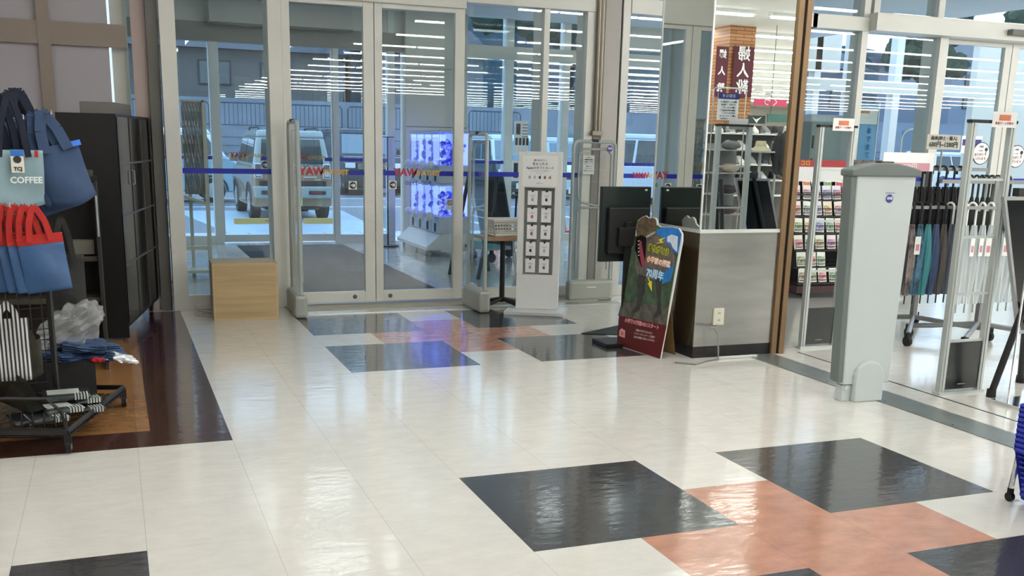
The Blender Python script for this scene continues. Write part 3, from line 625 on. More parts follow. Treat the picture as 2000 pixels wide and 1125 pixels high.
for s_, x, y, hh, mc, gc, sc in (('ありがとう', 1286, 489, 14, '#111111', '#d9e23c', 1), ('小学館の図鑑', 1286, 512, 13, '#ffffff', '#f08a1e', 1), ('70周年', 1279, 537, 19, '#eaf6ff', '#3fa6dd', 1)):
    ptext('slogan_outline', s_, x, y, hh, H('slogan'+gc[1:], gc), .0074, x+20, y+5.6, bold=.005); ptext('slogan', s_, x, y, hh, H('slogan_in'+mc[1:], mc), .0082, x+20, y+5.6, bold=.0006)
ptext('series_title', '小学館の図鑑NEOスタート', 1253, 633, 9.5, H('title_pink', '#e7a0a0'), .0048, 1273, 637.5, bold=.001)
for i, s_ in enumerate(('図鑑が大好きなみんなへ', 'プレゼントキャンペーン実施中', '対象の図鑑をお買い上げの方に')): ptext('caption_text', s_, 1258, 648+i*7, 5, H('caption_cream', '#d9c9c0'), .0048, 1278, 652+i*7+.0)
b = pp([(1210, 645), (1214, 641), (1221, 646), (1220, 660), (1209, 656)], .0044); obj('caption_badge', b, H('title_pink', '#e7a0a0'), ps, world=True); ptext('badge_number', '70', 1215, 652, 9, H('caption_red', '#8a2024'), .006, 1235, 657)
# rear prop and foot of the standee
q0 = onp(1262, 500, -.012); pb = (PA+PB)/2-PN*.22; pb.z = 0; b = B(); b.prism([onp(1240, 480, -.014), onp(1300, 490, -.014), Vector((PB.x, PB.y+.1, 0))-PN*.2, Vector((PA.x, PA.y-.1, 0))-PN*.2], -PN*.004); obj('rear_prop', b, H('cardboard_brown', '#8a6a3e', rough=.8), ps, world=True)
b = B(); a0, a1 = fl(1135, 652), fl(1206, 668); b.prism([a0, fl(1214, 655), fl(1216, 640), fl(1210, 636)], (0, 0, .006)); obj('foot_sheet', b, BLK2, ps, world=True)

# ---- wooden box with cable
bx = thing('wooden_box', 'pale plywood box standing on the floor in front of the left door pane', 'box', (-.4, 5.5, 0), -.03)
zh = at(480, 513, 5.36).z
b = B(); b.box(-.265, .265, -.17, .2, 0, zh); obj('case', b, H('birch_plywood', '#b8a27c', rough=.5, var=.14, vs=3, stretch=(.6, 1, 7)), bx, bev=.003)
b = B(); b.box(-.245, .245, -.172, -.17, .015, zh-.02); obj('front_panel', b, H('birch_front', '#b39b72', rough=.5, var=.16, vs=2.5, stretch=(.6, 1, 9)), bx)
WC = H('cable_white', '#c9c3b8', rough=.5)
def cable(name, label, c, n, r, m=WC, seed=1, thick=.006, parent=None, squash=.6, zc=.01):
    rr = random.Random(seed); pts = []
    for i in range(n*10): a = 2*PI*i/10; k = r*(1+.25*math.sin(i*.37)); pts.append((c[0]+k*math.cos(a)*(1+.1*rr.random()), c[1]+k*squash*math.sin(a), max(.006, zc+.012*(i//10)+.01*rr.random())))
    b = B(); b.tube(pts, thick, 6); return obj(name, b, m, label=label, cat='cable', smooth=True)
cable('coiled_cable', 'loose coil of thin white cable on the floor behind the wooden box', (-.62, 5.62, 0), 6, .13, seed=3, thick=.005)
b = B(); pts = [fl(340, 600)+Vector((0, -.1, .0)) for _ in range(1)]
pc = fl(335, 598); q = []
for i in range(46): a = i*.55; q.append((pc.x-.03+.05*math.sin(a)*(1+.3*math.sin(i)), pc.y-.06+.03*math.cos(a), .03+.2*(i/46)+.05*math.sin(a*.5)**2))
b = B(); b.tube(q, .006, 6); obj('hanging_cable', b, H('cable_pink', '#c4a79c', rough=.5), label='bundle of pinkish white cables hanging between the black cabinet and the door frame', cat='cable', smooth=True)
# ================================================================== LEFT SIDE: CABINET, SHELF, BAG RACK
CB = H('cabinet_black', '#101010', rough=.5); CE = H('cabinet_edge', '#4c4a48', rough=.4)
cz0, cz1 = .1, 1.625; cl = 1.42
c = thing('display_cabinet', 'tall black cabinet with dark glass doors standing against the left door frame', 'cabinet', (-1.335, 4.64, 0), -.19)
b = B(); b.box(-.40, 0, 0, .02, .02, cz1); b.box(-.40, -.38, .02, cl, cz0, cz1); b.box(-.38, 0, cl-.02, cl, cz0, cz1); b.box(-.38, 0, .02, cl-.02, cz1-.02, cz1); b.box(-.38, 0, .02, cl-.02, cz0, cz0+.03); obj('carcass', b, CB, c)
b = B()
zs = [at(270, y, 5.3).z for y in (499, 411, 317)]
for z in zs: b.box(-.37, -.012, .02, cl-.02, z-.008, z+.008)
obj('shelf', b, CE, c)
DG = M('cabinet_door_glass', (.004, .004, .005), rough=.12, spec=.12)
for i in range(3):
    y0 = .01+i*(cl-.02)/3; y1 = y0+(cl-.02)/3-.006
    b = B(); b.box(0, .006, y0, y1, cz0+.03, cz1-.02); d = obj('door', b, DG, c)
    b = B(); b.box(.006, .012, y1-.008, y1+.004, cz0+.03, cz1-.02)
    for z in zs: b.box(.006, .01, y0, y1, z-.007, z+.007)
    obj('door_edge', b, CE, d)
    if i == 0: b = B(); b.tube([(.01, y1-.03, 1.12), (.03, y1-.03, 1.12), (.03, y1-.03, 1.22), (.01, y1-.03, 1.22)], .004, 6); obj('handle', b, GREYP, d)
for x, y in ((-.05, .1), (-.05, cl-.1), (-.35, cl-.1), (-.35, .1)):
    b = B(); b.lathe([(.035, -.012), (.035, .012)], (x, y, .036), 16, 'x'); b.box(x-.02, x+.02, y-.02, y+.02, .06, .11); obj('caster', b, BLACK, c)
b = B(); bxp = WM[c.name] @ Vector((-.2, .75, cz1)); b.box(-.12, .12, -.35, .35, 0, .09); bo = obj('storage_box', b, H('dusty_grey', '#75716d', rough=.7), label='low grey box lying on top of the tall black cabinet', cat='box', bev=.006); place(bo, bxp, -.19)
# dark shelf unit
s2 = thing('shelf_unit', 'dark brown display shelf between the bag rack and the black cabinet', 'shelf', (-1.75, 3.75, 0))
SB = H('shelf_dark', '#211e1b', rough=.5); SBE = H('shelf_board', '#3a352c', rough=.5)
xr = at(195, 450, 3.75).x+1.75; zt = at(185, 347, 3.75).z
b = B(); b.box(-.7, xr, .32, .34, 0, zt); b.box(xr-.02, xr, -.1, .32, 0, zt-.03); obj('back_panel', b, SB, s2)
for y in (338, 503, 583):
    z = at(170, y, 3.75).z; b = B(); b.box(-.7, xr-.022, -.05, .318, z-.02, z+.012); obj('shelf_board', b, SBE, s2, bev=.002)
z = at(170, 499, 3.75).z; b = B(); b.box(xr-.17, xr-.04, -.04, .05, z+.013, z+.1); pc_ = obj('card_holder', b, H('dark_card', '#5c5c52', rough=.6), label='small grey card holder on the middle board of the dark shelf', cat='card holder'); place(pc_, (-1.75, 3.75, 0))
b = B(); p0 = at(187, 382, 3.6); p1 = at(193, 462, 3.6); b.cyl(p0, p1, .006, 6); obj('hanging_cord', b, GREYP, s2, world=True)

# wire bag rack on casters
RA = Vector((-1.72, 2.35, 0)); rzr = .35
rk = thing('bag_rack', 'black wire mesh bag rack on casters at the left edge', 'rack', RA, rzr)
WB = H('wire_black', '#17181a', rough=.35)
b = B(); b.tube([(-1.5, 0, 1.6), (-.06, 0, 1.6), (-.015, 0, 1.585), (0, 0, 1.54), (0, 0, .14)], .016, 8); obj('frame_tube', b, WB, rk, smooth=True)
b = B()
for i in range(26): x = -.04-i*.055; b.cyl((x, 0, .16), (x, 0, 1.59), .0028, 5)
for i in range(26): z = .18+i*.055; b.cyl((-1.45, 0, z), (0, 0, z), .0028, 5)
obj('wire_mesh', b, WB, rk)
# base tray: corners traced on the floor
zb = .11
A = fl(131, 843, zb); Bc = fl(240, 757, zb); Lf = fl(-160, 842, zb)
def inrk(p): return WM[rk.name].inverted() @ Vector(p)
bs = B(); u = (Lf-A); v = (Bc-A); D4 = Lf+v
bs.tube([A, Bc, D4, Lf], .014, 6, closed=True); A2, B2, L2, D2_ = [p+Vector((0, 0, .06)) for p in (A, Bc, Lf, D4)]
bs.tube([Lf, A+Vector((-.05, 0, 0)), A], .02, 6)
for i in range(28): q = A+v*(i/28); bs.tube([q+u*0, q-Vector((0, 0, .035)), q+u*.04-Vector((0, 0, .035))], .0035, 4); bs.cyl(q-Vector((0, 0, .03)), q+u-Vector((0, 0, .03)), .0025, 4)
for i in range(16): q = A+u*(i/16); bs.cyl(q-Vector((0, 0, .03)), q+v-Vector((0, 0, .03)), .0025, 4)
for i in range(12): q = A+u*(i/12)*.9; bs.tube([q, q+Vector((0, 0, .09))+v*.0], .0035, 4)
bs.tube([A+Vector((0, 0, .0)), A+Vector((-.02, 0, .1)), A+u*.12+Vector((0, 0, .16)), Lf+Vector((0, 0, .16))], .008, 6)
obj('base_tray', bs, WB, rk, world=True)
for q in (A+Vector((0, .01, 0)), Bc+Vector((0, .0, 0)), A+u*.7):
    b = B(); b.lathe([(.034, -.012), (.034, .012)], (q.x, q.y, .036), 16, 'x'); b.box(q.x-.016, q.x+.016, q.y-.02, q.y+.02, .05, .1); b.m(1); b.lathe([(.018, .013), (.018, .016)], (q.x, q.y, .036), 12, 'x'); obj('caster', b, [RUB, GREYP], rk, world=True)

def tote(label, loc, rz, w_, h, body, strap, band=None, group=None, strap_h=.22, thick=.035, rx=0, sag=.02, seed=0, name='tote_bag', strap_w=.028, ry=0):
    rr = random.Random(seed); ph = [rr.random()*6 for _ in range(6)]
    t = thing(name, label, 'bag', loc, rz, group, rx=rx, ry=ry)
    def mk(z0, z1):
        b = B(); nx, nz = 14, 12
        for sgn in (-1, 1):
            def f(a, c_):
                z = z0+(z1-z0)*c_; k = z/h        # z from -h..0
                x = (a-.5)*w_*(1+.03*k); bul = thick*(1-(2*a-1)**2)**.5*(.25+.75*min(1, (-k)*1.3))*.5 if 0 < a < 1 else 0
                y = sgn*bul + .008*math.sin(a*5+ph[0]+k*2)+.006*math.sin(k*7+ph[1]+a*3); zz = z-(sag*math.sin(PI*a)*(-k)**2)
                return (x, y, zz)
            b.grid(f, nx, nz)
        return b
    if band: obj('bag_body', mk(-h, -.17*h), body, t, smooth=True, solid=.002); obj('bag_band', mk(-.17*h, 0), band, t, smooth=True, solid=.002)
    else: obj('bag_body', mk(-h, 0), body, t, smooth=True, solid=.002)
    for sgn in (-1, 1):
        b = B(); pts = []; yy = sgn*.008
        for i in range(13):
            a = i/12; x = -w_*.24+w_*.48*a; z = strap_h*math.sin(PI*a)**.6 if 0 < a < 1 else -.03
            if a in (0, 1): z = -.03
            pts.append((x*(1-.55*math.sin(PI*a)), yy*(1-math.sin(PI*a))+.006*sgn+(-.014 if sgn < 0 else 0), z))
        for p_, q_ in zip(pts, pts[1:]):
            d = Vector(q_)-Vector(p_); nn = Vector((-d.z, 0, d.x)).normalized()*strap_w/2
            b.hexa([Vector(p_)-nn+Vector((0, -.0012, 0)), Vector(q_)-nn+Vector((0, -.0012, 0)), Vector(q_)-nn+Vector((0, .0012, 0)), Vector(p_)-nn+Vector((0, .0012, 0)), Vector(p_)+nn+Vector((0, -.0012, 0)), Vector(q_)+nn+Vector((0, -.0012, 0)), Vector(q_)+nn+Vector((0, .0012, 0)), Vector(p_)+nn+Vector((0, .0012, 0))])
        obj('bag_strap', b, strap, t)
    return t
DEN = H('denim_fabric', '#2c4262', rough=.8, var=.12, vs=6, bump=.3, bs=12); DEN2 = H('navy_fabric', '#151b30', rough=.85, bump=.3, bs=12)
LBL = H('pale_blue_fabric', '#86a0a8', rough=.85, var=.05, bump=.2, bs=12); REDF = H('red_fabric', '#b01f18', rough=.75, bump=.2, bs=14)
BLF = H('blue_woven', '#2b4f7c', rough=.55, var=.1, vs=5, bump=.2, bs=16); GRF = H('black_fabric', '#262625', rough=.85, bump=.4, bs=14); OLV = H('olive_fabric', '#2f2e22', rough=.8, var=.15, bump=.5, bs=7)
hd = Vector((math.sin(.5), -math.cos(.5), 0))     # the hooks point to the shop, right of the camera axis
def stack(n, base_px, Y, rz, spacing, fn):
    p = at(base_px[0], base_px[1], Y)
    for i in range(n): fn(i, p-hd*spacing*i)
def hook(px_, Y, ln, nm='rack_hook'):
    p = at(px_[0], px_[1], Y); b = B(); b.tube([p+Vector((0, 0, .02)), p, p-hd*ln], .004, 6); return b
ordn = ['frontmost', 'second', 'third', 'fourth', 'fifth', 'sixth']
def bl(i, p):
    t = tote('pale blue canvas tote bag with dark straps, %s of the pale stack on the rack' % ordn[i], p+Vector((-.03*i, 0, -.016*i)), .22+.02*i, .26, .25, LBL, DEN2, group='pale blue tote bags', seed=i, strap_h=.26, rx=.05)
    if i == 0:
        W = WM[t.name]
        text('bag_lettering', 'COFFEE', .040, H('print_white', '#e4ecea'), t, W @ face(.045, -.034, -.135), bold=.0012)
        b = B(); b.box(-.015, .04, -.0365, -.034, -.1, .005); tg = obj('bag_tag', b, H('tag_cream', '#dcdacb'), t); b = B(); b.box(-.015, .04, -.0375, -.0365, -.025, .005); b.m(1); b.lathe([(.017, -.0385), (.017, -.0375)], (.0125, 0, -.04), 20, 'y'); obj('tag_print', b, [H('tag_blue', '#2d6fc0'), DKT], tg)
        text('tag_lettering', 'TCJ', .023, DKT, tg, W @ face(.0125, -.038, -.083), bold=.001)
        b = B(); b.box(.09, .104, -.03, -.02, -.03, 0); obj('red_label', b, REDF, t)
stack(4, (24, 293), 2.05, 0, .022, bl)
def bd(i, p):
    t = tote('denim blue tote bag with wide straps, %s of the blue stack by the black cabinet' % ordn[i], p+Vector((-.024*i, 0, -.012*i)), .3+.02*i, .225, .265, DEN, DEN, group='denim blue tote bags', seed=10+i, strap_h=.16, rx=-.2-.02*i, strap_w=.05, thick=.06, sag=.03, ry=-.24)
    if i == 0: b = B(); b.box(.07, .12, -.024, -.014, -.025, 0); obj('blue_label', b, H('label_blue', '#2a6bd0'), t)
stack(5, (104, 285), 2.15, 0, .02, bd)
def bn(i, p): tote('dark navy tote bag hanging behind the pale blue bags, %s of its stack' % ordn[i], p, .2, .3, .34, DEN2, DEN2, group='navy tote bags', seed=20+i, strap_h=.2, strap_w=.04)
stack(3, (42, 262), 2.28, 0, .03, bn)
def br(i, p): tote('blue shopping bag with a red top band and red straps, %s of its stack' % ordn[i], p+Vector((-.032*i, 0, 0)), .16+.02*i, .2, .265, BLF, REDF, band=REDF, group='red and blue shopping bags', seed=30+i, strap_h=.13, rx=-.12, sag=.0, strap_w=.026, ry=-.1)
stack(6, (76, 458), 1.95, 0, .025, br)
tote('large black fabric bag hanging from the rack below the denim bags', at(124, 498, 2.75), .1, .2, .34, GRF, GRF, seed=41, strap_h=.2, sag=.03)
STR = M('striped_fabric', (.75, .75, .75), rough=.8)
_n = STR.node_tree.nodes; _l = STR.node_tree.links; _t = _n.new('ShaderNodeTexCoord'); _w = _n.new('ShaderNodeTexWave'); _w.inputs['Scale'].default_value = 18; _w.inputs['Distortion'].default_value = .4; _r = _n.new('ShaderNodeValToRGB'); _r.color_ramp.interpolation = 'CONSTANT'; _r.color_ramp.elements[1].position = .5
_r.color_ramp.elements[0].color = (.03, .03, .035, 1); _r.color_ramp.elements[1].color = (.6, .6, .6, 1); _l.new(_t.outputs['Object'], _w.inputs[0]); _l.new(_w.outputs[0], _r.inputs[0]); _l.new(_r.outputs[0], _n['Principled BSDF'].inputs['Base Color'])
tote('black and white striped fabric bag hanging low on the rack', at(14, 622, 2.0), .1, .18, .30, STR, STR, seed=51, strap_h=.07, sag=.0)
tote('dark olive bag half hidden behind the striped bag', at(52, 665, 2.2), .15, .13, .17, OLV, OLV, seed=55, strap_h=.05, thick=.09)
# olive folded bag lying on the tray
b = B(); q = [(-30, 700, .42), (8, 690, .44), (30, 730, .36), (55, 745, .34), (88, 798, .17), (60, 806, .15), (0, 780, .17), (-30, 770, .2)]
pts = [fl(x, y, z) for x, y, z in q]; n = len(pts); cc = sum(pts, Vector())/n+Vector((0, -.03, .02)); vs0 = [b.bm.verts.new(p) for p in pts]; c0 = b.bm.verts.new(cc); vb = [b.bm.verts.new(p+Vector((0, .06, -.03))) for p in pts]; c1 = b.bm.verts.new(cc+Vector((0, .06, -.05)))
for i in range(n): b._f([vs0[i], vs0[(i+1) % n], c0]); b._f([vb[i], vb[(i+1) % n], c1]); b._f([vs0[i], vs0[(i+1) % n], vb[(i+1) % n], vb[i]])
obj('folded_bag', b, OLV, label='dark olive folded bag slumped over the front of the rack tray', cat='bag')
def hooks():
    k = 0
    for pxy, Y, ln in (((45, 232), 2.05, .25), ((100, 222), 2.1, .2), ((20, 404), 1.95, .25)):
        b = hook(pxy, Y, ln); obj('hook', b, CHROME, rk, world=True); k += 1
hooks()
# black box on the tray
c0 = fl(190, 768, zb+.005)
bb = thing('black_box', 'open black box standing on the wire rack tray', 'box', c0, .1)
bh = (at(190, 702, c0.y)-at(190, 768, c0.y)).z
b = B(); w_ = .34; d_ = .36
b.box(-w_, 0, 0, .01, 0, bh); b.box(-w_, 0, d_-.01, d_, 0, bh); b.box(-w_, -w_+.01, 0.01, d_-.01, 0, bh); b.box(-.01, 0, .01, d_-.01, 0, bh); b.box(-w_, 0, 0, d_, 0, .01); obj('box_body', b, H('box_black', '#151515', rough=.55), bb)
W = WM[bb.name]
# clear plastic bag and blue folded bags in the box
PLA = M('clear_plastic', (.62, .65, .66), rough=.12, alpha=.3, bump=.8, bs=9, coat=.5)
rr = random.Random(5)
def crumple(c_, r, jit, m, name, label, cat, sub=4, seed=1, M4=None, freq=7):
    b = B(); b.blob((0, 0, 0), 1, 1, 1, sub=sub); rs = random.Random(seed); ph = [rs.random()*9 for _ in range(9)]
    for v in b.bm.verts:
        p = v.co; k = 1+jit*(math.sin(p.x*freq+ph[0])*math.sin(p.y*freq*.8+ph[1])+.6*abs(math.sin(p.z*freq*1.3+ph[2]+p.x*3)))
        v.co = Vector((p.x*r[0]*k, p.y*r[1]*k, p.z*r[2]*k))
    if M4: b.bm.transform(M4)
    return obj(name, b, m, label=label, cat=cat, smooth=True), b
def put(o, loc, rz=0, ry=0): place(o, loc, rz, 0, ry); return o
o, _ = crumple(None, (.17, .12, .1), .25, PLA, 'plastic_bag', 'crumpled clear plastic bag on the open black box', 'bag', seed=3)
c_ = fl(140, 655, .42); put(o, at(138, 642, c0.y+.15), 0, -.65)
for i, (x, y, r, m, lb) in enumerate(((160, 674, (.14, .12, .03), DEN, 'upper crumpled blue bag in clear wrap heaped on the black box'), (150, 692, (.17, .14, .028), H('navy_wrap', '#24395c', rough=.4, coat=.5, bump=.6, bs=10), 'lower dark blue wrapped bag spilling over the black box'), (205, 690, (.1, .1, .03), DEN, 'small blue wrapped bag at the right edge of the heap on the black box'))):
    o, _ = crumple(None, r, .3, m, 'wrapped_bag', lb, 'bag', seed=11+i); put(o, at(x, y, c0.y+.12), .2*i, .1)
o, _ = crumple(None, (.07, .05, .02), .3, M('foil_wrap', (.8, .82, .85), rough=.2, metal=.3, bump=1, bs=15), 'clear_wrap', 'shiny clear wrapping hanging off the right side of the box heap', 'wrap', seed=17); put(o, at(238, 699, c0.y+.05), 0, .3)
o, _ = crumple(None, (.04, .03, .015), .2, REDF, 'red_pouch', 'small red folded pouch under the blue heap', 'pouch', seed=19); put(o, at(190, 702, c0.y+.0), 0, 0)
# packs of striped towels on the tray
for i, (x, y, z, w1, rz_) in enumerate(((118, 802, .17, .19, .35), (152, 784, .17, .2, .3), (130, 776, .21, .22, .1), (92, 820, .15, .18, .3), (172, 800, .135, .13, .3), (50, 824, .14, .15, .3))):
    t = thing('wrapped_pack', ['black and white bag pack in clear wrap near the front corner of the tray', 'black and white pack in clear wrap in the middle of the tray', 'grey topped pack lying highest, against the black box', 'dark pack with white stripes at the front rail of the tray', 'striped pack squeezed under the right rail of the tray', 'dark pack at the left front of the tray'][i], 'pack', fl(x, y, z-.035), rz_, 'wrapped packs on the rack tray')
    b = B(); b.box(-w1/2, w1/2, -.09, .09, 0, .03); obj('pack_body', b, H('pack_dark', '#2e3334', rough=.25, coat=.6, var=.4, vs=12, bump=.5, bs=20), t, bev=.012)
    b = B()
    for k in range(5): b.box(w1/2-.02-k*.014, w1/2-.013-k*.014, -.091, -.03, .004, .031)
    if i in (0, 2): b.box(-w1/2+.02, w1/2-.05, -.05, .05, .0305, .032)
    obj('pack_stripes', b, H('pack_white', '#b4bab6', rough=.3), t)
# ================================================================== VESTIBULE
GB = H('machine_body', '#b9bccb', rough=.4); GBL = M('blue_glow_panel', (.3, .35, .9), em=1.1, emc=(.22, .28, 1.0)); 
def capmat():
    m = bpy.data.materials.new('capsule_glow'); m.use_nodes = True; n = m.node_tree.nodes; L = m.node_tree.links; p = n['Principled BSDF']
    t = n.new('ShaderNodeTexCoord'); v = n.new('ShaderNodeTexVoronoi'); v.inputs['Scale'].default_value = 14; L.new(t.outputs['Object'], v.inputs[0])
    r = n.new('ShaderNodeValToRGB'); r.color_ramp.elements[0].color = (.62, .68, 1, 1); r.color_ramp.elements[1].color = (.02, .03, .45, 1); r.color_ramp.elements[1].position = .6
    L.new(v.outputs['Distance'], r.inputs[0]); L.new(r.outputs[0], p.inputs['Base Color']); L.new(r.outputs[0], p.inputs['Emission Color']); p.inputs['Emission Strength'].default_value = .32  # faint glow put into the capsules to stand for the machine lighting
    return m
CAPM = capmat(); MG = glass('machine_window', tint=(.9, .93, 1), ior=1.5)
GX, GY0, GW, GD = 2.6, 9.66, .36, .42
gt = thing('machine_trolley', 'white wheeled plinth carrying the capsule machines', 'trolley', (2.8, 10.3, 0))
b = B(); b.box(2.62, 3.05, 9.64, 11.12, .07, .3); b.prism([(2.62, 9.64, .3), (2.62, 9.64, .09), (2.42, 9.64, .09), (2.42, 9.64, .13)], (0, 1.48, 0)); obj('plinth', b, H('plinth_white', '#cfd0d2', rough=.4), gt, world=True)
for y in (9.75, 10.4, 11.05):
    b = B(); b.lathe([(.035, -.012), (.035, .012)], (2.5, y, .036), 14, 'x'); b.box(2.49, 2.51, y-.015, y+.015, .05, .09); obj('caster', b, GREYP, gt, world=True)
rn = ['nearest', 'second', 'third', 'farthest']
for r_, (z0, z1) in enumerate(((.3, .96), (.96, 1.64))):
    for i in range(4):
        y0 = GY0+i*GW
        t = thing('capsule_machine', '%s capsule machine of the %s row, glowing blue beside the vestibule wall' % (rn[i], ['lower', 'upper'][r_]), 'vending machine', (GX+GD/2, y0+GW/2, z0), group='capsule toy machines')
        hw = GW/2-.004; hd_ = GD/2; hh = z1-z0-.004; wz = .22
        b = B(); b.box(-hd_, hd_, -hw, hw, 0, wz); b.box(hd_-.02, hd_, -hw, hw, wz, hh); b.box(-hd_, hd_, -hw, hw, hh-.03, hh)
        for sx_ in (-1, 1): b.box(-hd_, -hd_+.006, sx_*hw-(.006 if sx_ > 0 else 0), sx_*hw+(.006 if sx_ < 0 else 0), wz, hh)
        obj('machine_body', b, GB, t, bev=.004)
        b = B(); b.box(-hd_+.002, -hd_+.005, -hw+.007, hw-.007, wz, hh-.03); b.box(-hd_+.02, hd_-.02, -hw+.002, -hw+.006, wz, hh-.03); obj('window', b, MG, t)
        b = B()
        rs = random.Random(i+10*r_)
        for k in range(60): b.blob((rs.uniform(-hd_+.06, hd_-.07), rs.uniform(-hw+.05, hw-.05), wz+.03+rs.random()**1.3*(hh-wz)*.62), .035, .035, .035, sub=2)
        obj('capsules', b, CAPM, t, kind='stuff', smooth=True)
        b = B(); b.box(-hd_+.02, -.02, hw-.02, hw-.014, wz+.01, hh-.06); b.box(hd_-.03, hd_-.022, -hw+.02, hw-.02, wz+.01, hh-.04); obj('light_panel', b, GBL, t)
        b = B(); b.blob((-hd_-.07, 0, wz+.0), .055, .055, .06, sub=2); b.lathe([(.02, 0), (.02, -.05)], (-hd_, 0, wz-.01), 12, 'x'); b.box(-hd_-.09, -hd_-.05, -.05, .05, wz-.04, wz-.025); obj('crank_knob', b, WHITE, t, smooth=True)
        b = B(); b.box(-hd_-.012, -hd_-.002, -.03, .02, .02, wz-.09); obj('coin_plate', b, DKT, t)
b = B(); o_ = at(868, 411, 9.65); b.box(2.62+.08, 2.62+.17, 9.652, 9.656, .62, .76); ns = obj('warning_sticker', b, STW, label='small no smoking style sticker on the side of the capsule machines', cat='sticker')
b = B(); b.tube([(2.745+.03*math.cos(a*PI/8), 9.65, .71+.03*math.sin(a*PI/8)) for a in range(16)], .005, 5, closed=True); b.cyl((2.725, 9.65, .73), (2.765, 9.65, .69), .004, 5); obj('sticker_symbol', b, RED, ns)
# blue under-glow comes from the light panels and the self-lit capsules
# umbrella bag stand
t = thing('umbrella_bag_stand', 'thin black stand holding clear umbrella bags just behind the right door leaf', 'stand', (2.45, 11.1, 0))
P0 = at(757, 300, 11.1); zt = at(757, 267, 11.1).z; lx = P0.x-2.45
b = B(); b.cyl((lx, 0, .02), (lx, 0, zt), .01, 8); b.box(lx-.09, lx+.09, -.01, .01, zt-.012, zt); obj('pole', b, BLACK, t)
b = B(); b.lathe([(.16, 0), (.15, .02)], (lx, 0, 0), 20); obj('base', b, BLACK, t)
b = B(); b.grid(lambda a, c_: (lx-.06+.13*a, -.02+.012*math.sin(a*20), zt-.02-.4*c_), 8, 6); obj('bag_bundle', b, PLA, t, smooth=True)
# plastic covered newspaper rack left
t = thing('covered_rack', 'cream framed rack with hanging clear sheets at the left of the vestibule', 'rack', (-.55, 8.1, 0))
pts = [at(x, 300, 8.1).x+.55 for x in (364, 376, 387, 398)]
zt = at(380, 205, 8.1).z; zm = at(380, 385, 8.1).z
SHE = M('hanging_sheet', (.2, .19, .17), rough=.12, alpha=.93, bump=1, bs=6, stretch=(6, 6, .7), coat=.6, var=.35, vs=9)
for i, x in enumerate(pts):
    b = B(); b.grid(lambda a, c_: (x-.031+.062*a, .008*math.sin(a*12+c_*30), zm+.03+(zt-zm)*c_), 6, 20); obj('clear_sheet', b, SHE, t, smooth=True)
CRF = H('cream_frame', '#c3c4b8', rough=.5)
b = B(); xl = at(406, 400, 8.1).x+.55; b.box(xl-.02, xl+.02, -.02, .02, 0, zt+.05); obj('frame_post', b, CRF, t)
b = B(); b.box(xl-.17, xl-.135, .3, .33, 0, zm+.1); obj('frame_post', b, CRF, t)
b = B(); b.box(xl-.34, xl-.01, .0, .3, .05, .08); b.prism([(xl-.35, 0, zm+.05), (xl-.35, 0, zm+.02), (xl-.02, 0, zm-.08), (xl-.02, 0, zm-.05)], (0, .3, 0)); b.box(xl-.34, xl-.01, 0, .02, .3, .34); obj('sloped_shelf', b, CRF, t)
b = B(); b.box(xl-.36, xl, -.02, .02, zt+.03, zt+.05); obj('top_rail', b, CRF, t)
# A-frame board in the vestibule
def aframe(name, label, loc, rz, wd, h, fm, bm_, spread=.3, legm=BLK2):
    t = thing(name, label, 'sign', loc, rz)
    for s_, nm in ((-1, 'front'), (1, 'rear')):
        for sx_ in (-1, 1):
            b = B(); b.hexa([(sx_*wd/2-.02, s_*spread-.012, 0), (sx_*wd/2+.02, s_*spread-.012, 0), (sx_*wd/2+.02, s_*spread+.012, 0), (sx_*wd/2-.02, s_*spread+.012, 0), (sx_*wd/2-.02, s_*.02-.012, h), (sx_*wd/2+.02, s_*.02-.012, h), (sx_*wd/2+.02, s_*.02+.012, h), (sx_*wd/2-.02, s_*.02+.012, h)]); obj('leg', b, legm, t)
    a = math.atan2(spread-.02, h)
    def sl(z, o): return -(spread-(spread-.02)*z/h)-.014-o
    for (z0, z1, x0, x1, off, m, nm) in ((h*.3, h*.99, -wd/2, wd/2, 0, fm, 'board_frame'), (h*.33, h*.96, -wd/2+.03, wd/2-.03, .008, bm_, 'board_face')):
        b = B(); b.hexa([(x0, sl(z0, off), z0), (x1, sl(z0, off), z0), (x1, sl(z0, off)+.02, z0), (x0, sl(z0, off)+.02, z0), (x0, sl(z1, off), z1), (x1, sl(z1, off), z1), (x1, sl(z1, off)+.02, z1), (x0, sl(z1, off)+.02, z1)]); obj(nm, b, m, t)
    return t
g = fl(878, 568); aframe('a_frame_sign', 'black folding A-frame sign in the vestibule behind the table', (2.55, 7.75, 0), PI*.62, .5, 1.15, BLK2, BLACK)
t = thing('hand_cart', 'small grey hand cart with a teal tray in the vestibule behind the table', 'cart', (3.3, 9.2, 0), .3)
b = B(); b.box(-.4, .4, -.25, .25, .16, .2); obj('deck', b, H('cart_grey', '#6f7a7c', rough=.5), t); b = B(); b.box(-.38, .0, -.23, .2, .2, .26); obj('tray', b, H('teal_tray', '#2c8590', rough=.5), t)
b = B(); b.tube([(.4, -.22, .2), (.42, -.22, .8), (.42, .22, .8), (.4, .22, .2)], .014, 8); obj('handle', b, BLK2, t, smooth=True)
for x in (-.3, .3):
    for y in (-.2, .2): b = B(); b.lathe([(.06, -.015), (.06, .015)], (x, y, .06), 16, 'y'); b.box(x-.02, x+.02, y-.02, y+.02, .1, .16); obj('wheel', b, RUB, t)
